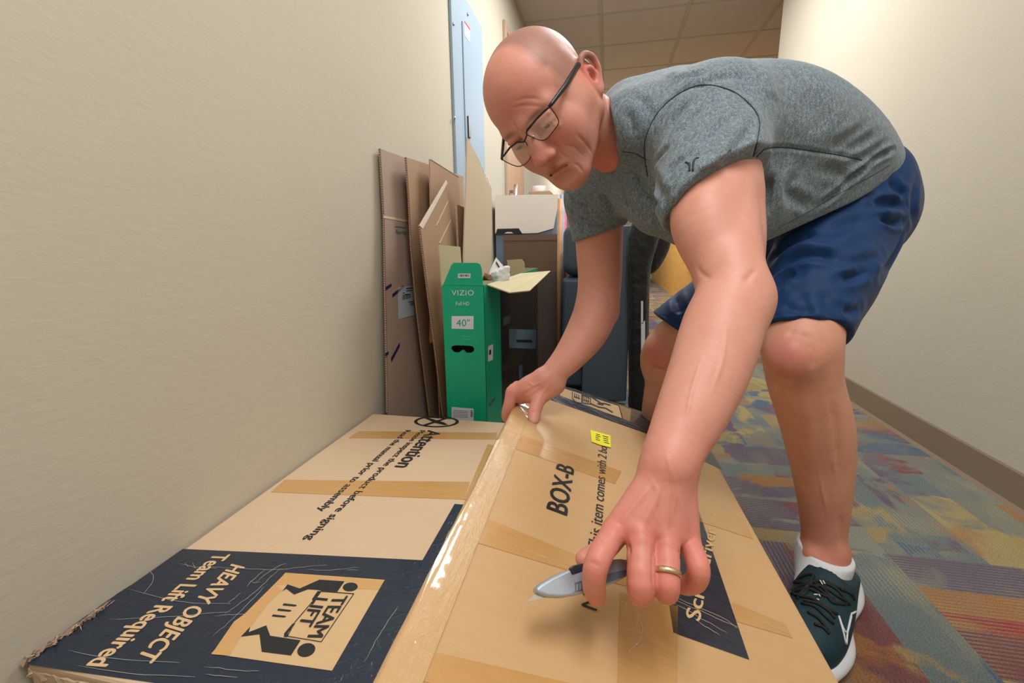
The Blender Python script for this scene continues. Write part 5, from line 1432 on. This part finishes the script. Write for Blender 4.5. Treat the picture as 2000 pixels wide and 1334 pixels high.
# glasses
M_FRAMEB = material('black_frame', srgb(24, 24, 28), rough=.35, spec=.5)
M_FRAMEM = material('bronze_rim', srgb(70, 56, 50), rough=.3, metal=.7)
M_LENS = material('lens', (1, 1, 1, 1), rough=.02, spec=.6, alpha=.13, coat=.8, coat_rough=.02)
gl = thing('eyeglasses', 'dark rectangular half-rim eyeglasses with black temples, worn low on the man\'s nose', 'glasses', hw(0, .10, 0))
def gp(px, py, y=.110, tilt=0.0):
    n = nrm(hF + tilt * hL); return onplane(px, py, hw(0, y, 0), n)
near_q = [gp(*q, .111, .12) for q in ((1072, 209), (1081, 218), (1090, 233), (1090, 243), (1076, 262), (1066, 272), (1056, 274), (1040, 268), (1029, 262), (1029, 255), (1048, 232), (1062, 218))]
far_q = [gp(*q, .111, -.16) for q in ((1024, 276), (1030, 284), (1036, 298), (1036, 308), (1026, 320), (1014, 325), (1003, 323), (990, 317), (981, 311), (983, 305), (996, 288), (1010, 277))]
def smoothloop(q, n=4):
    q = [np.array(p) for p in q]; out = []
    N = len(q)
    for i in range(N):
        a, b, c, d = q[(i - 1) % N], q[i], q[(i + 1) % N], q[(i + 2) % N]
        for t in np.linspace(0, 1, n, endpoint=False):
            out.append(0.5 * ((2 * b) + (-a + c) * t + (2 * a - 5 * b + 4 * c - d) * t * t + (-a + 3 * b - 3 * c + d) * t ** 3))
    return out
for q, top_ in ((near_q, (0, 11, 10, 9)), (far_q, (0, 11, 10, 9))):
    lp = smoothloop(q)
    tube('rim', lp, .0008, M_FRAMEM, gl, seg=6, closed=True)
    tube('brow_bar', [q[i] + hF * .0004 for i in top_], .0017, M_FRAMEB, gl, seg=8)
    n = nrm(np.cross(q[3] - q[0], q[8] - q[0])); n = n if n @ hF > 0 else -n
    slab('lens', lp, .0010, M_LENS, gl, n=n)
tube('bridge', [near_q[9] , gp(1029, 264, .1135), far_q[0]], .0012, M_FRAMEM, gl, seg=8)
for q in ((1041, 267), (1031, 283)): sphere('nose_pad', gp(*q, .106), .0026, M_STEEL, gl, seg=10)
hn_ = near_q[0]; hf_ = far_q[8]
tube('temple', [hn_, hn_ + hL * .004 - hF * .006, hw(.0765, .050, .016), hw(.0810, .020, .017), hw(.0825, -.008, .017), hw(.0815, -.026, .006)], [.0024, .0030, .0040, .0046, .0044, .0034], M_FRAMEB, gl, seg=8)
tube('temple', [hf_, hf_ - hL * .004 - hF * .006, hw(-.0775, .045, .012), hw(-.0825, -.010, .016), hw(-.0815, -.030, .004)], [.0022, .0026, .0028, .0026, .0022], M_FRAMEB, gl, seg=8)
print('glasses width', np.linalg.norm(near_q[0] - far_q[8]), 'lens', np.linalg.norm(near_q[0] - near_q[8]))
# ring
M_GOLD = material('gold', srgb(222, 206, 170), rough=.25, metal=1.0)
rc = P(1302, 1119, .4305); ax_ = nrm(P(1302, 1146, .4235) - P(1302, 1085, .441))
e1_ = nrm(np.cross(ax_, [0, 0, 1.0])); e2_ = np.cross(ax_, e1_)
V = []; F = []; RR = .0128; n1, n2 = 40, 8
for i in range(n1):
    a = 2 * math.pi * i / n1; r = math.cos(a) * e1_ + math.sin(a) * e2_
    for j in range(n2):
        b = 2 * math.pi * j / n2; V.append(rc + r * (RR + .0011 * math.cos(b)) + ax_ * .0026 * math.sin(b))
for i in range(n1):
    for j in range(n2): F.append((i * n2 + j, i * n2 + (j + 1) % n2, ((i + 1) % n1) * n2 + (j + 1) % n2, ((i + 1) % n1) * n2 + j))
tag(mk('wedding_ring', V, F, M_GOLD, smooth=True), 'plain gold ring on the hand that holds the knife', 'ring')
# utility knife
M_ALU = material('cast_metal', srgb(176, 190, 206), rough=.35, metal=.6, bump=.1, bscale=200)
kn = thing('utility_knife', 'silver metal utility knife held in the left hand over the carton', 'knife', P(1130, 1130, .45))
kd = nrm(P(1232, 1100, .476) - P(1047, 1150, .436)); ku = np.cross(kd, nrm(CO - P(1130, 1130, .45))); ku = nrm(ku); kN = np.cross(kd, ku); kN = nrm(kN) if kN @ (CO - P(1130, 1130, .45)) > 0 else -nrm(kN)
kp0 = P(1130, 1127, .4475)
kq = lambda x, y, o=0.0: onplane(x, y, kp0 + kN * o, kN)
ob = slab('knife_body', [kq(*q) for q in ((1046, 1149), (1058, 1139), (1080, 1126), (1108, 1113), (1142, 1101), (1175, 1094), (1214, 1091), (1234, 1094), (1240, 1106), (1232, 1122), (1205, 1137), (1172, 1150), (1135, 1161), (1100, 1167), (1072, 1166), (1052, 1160))], .014, M_ALU, kn, n=kN)
m = ob.modifiers.new('b', 'BEVEL'); m.width = .0042; m.segments = 4; m.limit_method = 'ANGLE'; m.angle_limit = math.radians(40)
slab('blade', [kq(*q, -.0065) for q in ((1056, 1150), (1030, 1174), (1062, 1168), (1085, 1160))], .0007, M_STEEL, kn, n=kN)
sl = slab('slider', [kq(*q, .0012) for q in ((1112, 1110), (1120, 1104), (1140, 1100), (1145, 1107), (1138, 1116), (1118, 1123))], .004, M_DARKP, kn, n=kN); bevel(sl, .001)
slab('grip_inlay', [kq(*q, .0006) for q in ((1122, 1138), (1190, 1120), (1226, 1112), (1222, 1124), (1180, 1140), (1124, 1156))], .002, material('grip_grey', srgb(104, 116, 130), rough=.5, metal=.4), kn, n=kN)
for k in range(5): slab('grip_rib', [kq(1120 + k * 6, 1143 - k * 1.6, .0016), kq(1123 + k * 6, 1142 - k * 1.6, .0016), kq(1123 + k * 6, 1155 - k * 1.8, .0016), kq(1120 + k * 6, 1156 - k * 1.8, .0016)], .0012, M_ALU, kn, n=kN)
# ---- shoes and socks
M_UPPER = material('shoe_mesh', srgb(14, 52, 62), rough=.6, spec=.4, bump=.5, bscale=500, var=.25, vscale=40)
M_SOLE = material('shoe_sole', srgb(214, 220, 228), rough=.5)
M_LACE = material('lace', srgb(12, 16, 18), rough=.7)
M_SOCK = material('white_sock', srgb(214, 220, 230), rough=.9, bump=.5, bscale=300)
M_LINER = material('shoe_lining', srgb(16, 18, 30), rough=.9)
def shoe(an, d, laces=True):
    d = nrm([d[0], d[1], 0]); s = np.array([-d[1], d[0], 0]) * -1; s = np.array([d[1], -d[0], 0])
    if s[0] < 0: s = -s
    up = np.array([0, 0, 1.0]); O = np.array([an[0], an[1], 0]) - d * .050
    q = lambda a, b, c: O + d * a + s * b + up * c
    f = Field()
    f.limb([(q(.012, 0, .056), .036), (q(.050, 0, .062), .037), (q(.100, 0, .062), .038), (q(.150, .002, .052), .038), (q(.210, 0, .044), .038), (q(.262, -.006, .038), .030)], .02)
    f.cone(q(.090, -.008, .098), q(.118, 0, .080), .026, .028, .02)
    f.cut(q(0, 0, .012), -up, .002)
    f.cutlocal(q(.04, 0, .076), nrm(up * 1 + d * -.34 + s * .22), .090, .004)
    f.limb([(q(.028, 0, .09), .030), (q(.052, 0, .098), .033), (q(.060, 0, .135), .036)], .01, op='s') if False else f.cone(q(.040, 0, .070), q(.052, 0, .13), .031, .040, .004, 's')
    V, F = f.mesh(.0026, smooth=2)
    up_o = mk('shoe', V, F, M_UPPER, person, smooth=True, label='dark teal running shoe with black laces')
    so = Field()
    so.limb([(q(.000, .006, .024), .044), (q(.05, .012, .023), .046), (q(.10, .008, .019), .041), (q(.14, .006, .018), .043), (q(.20, .008, .020), .050), (q(.255, -.002, .021), .045), (q(.280, -.008, .024), .034)], .004)
    for i, x in enumerate(so.p): so.p[i] = (x[0], x[1][:4] + (up, 2.1), x[2], x[3], x[4], x[5])
    V2, F2 = so.mesh(.0026, smooth=2)
    mk('sole', V2, F2, M_SOLE, up_o, smooth=True)
    return up_o, q, V, F
sh, q, SV, SF = shoe(AL + np.array([.014, 0, 0]), (-.50, -.86))
Sx = Sculpt(SV, SF)
c7 = lambda x, y: (1450 + x / 4.697, 1050 + y / 4.697)
def onshoe(name, pts, r, mat, off=.002, n=5):
    L = Sx.line([c7(*p) for p in pts], n)
    if len(L) > 2:
        L = [l + (CO - l) / np.linalg.norm(CO - l) * off for l in L]; return tube(name, L, r, mat, sh, seg=8)
for pts in ([(430, 385), (560, 420), (700, 400), (860, 470), (985, 620)], [(440, 440), (560, 350), (650, 340), (600, 430), (500, 560)], [(430, 480), (560, 470), (660, 400), (760, 400), (900, 470)],
            [(640, 400), (760, 480), (820, 590), (960, 610)], [(520, 540), (640, 560), (760, 640), (870, 700)], [(540, 600), (660, 630), (760, 720), (840, 790)], [(600, 680), (700, 740), (790, 850)], [(900, 470), (1000, 520), (1030, 570)],
            [(450, 520), (520, 450), (620, 430), (740, 500), (860, 600)], [(440, 430), (520, 400), (620, 440), (740, 450), (880, 540), (980, 600)], [(470, 500), (600, 470), (720, 520), (840, 560)], [(560, 580), (680, 600), (800, 680), (850, 740)], [(660, 790), (740, 820), (800, 880)], [(450, 460), (480, 520), (540, 530), (600, 480)]):
    onshoe('lace', pts, .0026, M_LACE, .0022)
for pts in ([(885, 718), (925, 830), (962, 862), (1000, 720)], [(885, 718), (925, 860), (950, 975)], [(1000, 700), (965, 860), (955, 980)], [(1000, 700), (1060, 670)]):
    onshoe('white_stripe', pts, .0016, M_SOLE, .0006)
for pts in ([(655, 522), (690, 522)], [(700, 520), (715, 540)], [(685, 562), (705, 572)], [(712, 390), (735, 430)], [(740, 395), (758, 425)]): onshoe('reflective_mark', [pts[0], ((pts[0][0] + pts[1][0]) / 2, (pts[0][1] + pts[1][1]) / 2), pts[1]], .0012, M_PALE, .0045, 3)
def sock(an, d, r0):
    up = np.array([0, 0, 1.0]); d = nrm([d[0], d[1], 0]); s = np.array([-d[1], d[0], 0]); s = -s if s[0] < 0 else s
    f = Field()
    f.limb([(an + up * .02, r0), (an - up * .02, r0 * 1.02), (an - up * .06, r0)], .004)
    f.cone(an - up * .005, an + d * .06 - up * .045, r0 * .98, r0 * .84, .02)
    f.cut(an + up * .006, nrm(up + d * -.05 + s * .22), .003)
    V, F = f.mesh(.003, smooth=2)
    return mk('sock', V, F, M_SOCK, person, smooth=True, label='white ankle sock')
sock(AL, (-.50, -.86), .0440)
sh2, _, _, _ = shoe(AR, (-.45, -.89))
sock(AR, (-.45, -.89), .0440)
print('wear', round(time.time() - T0, 1))
print('script time', round(time.time() - T0, 1))
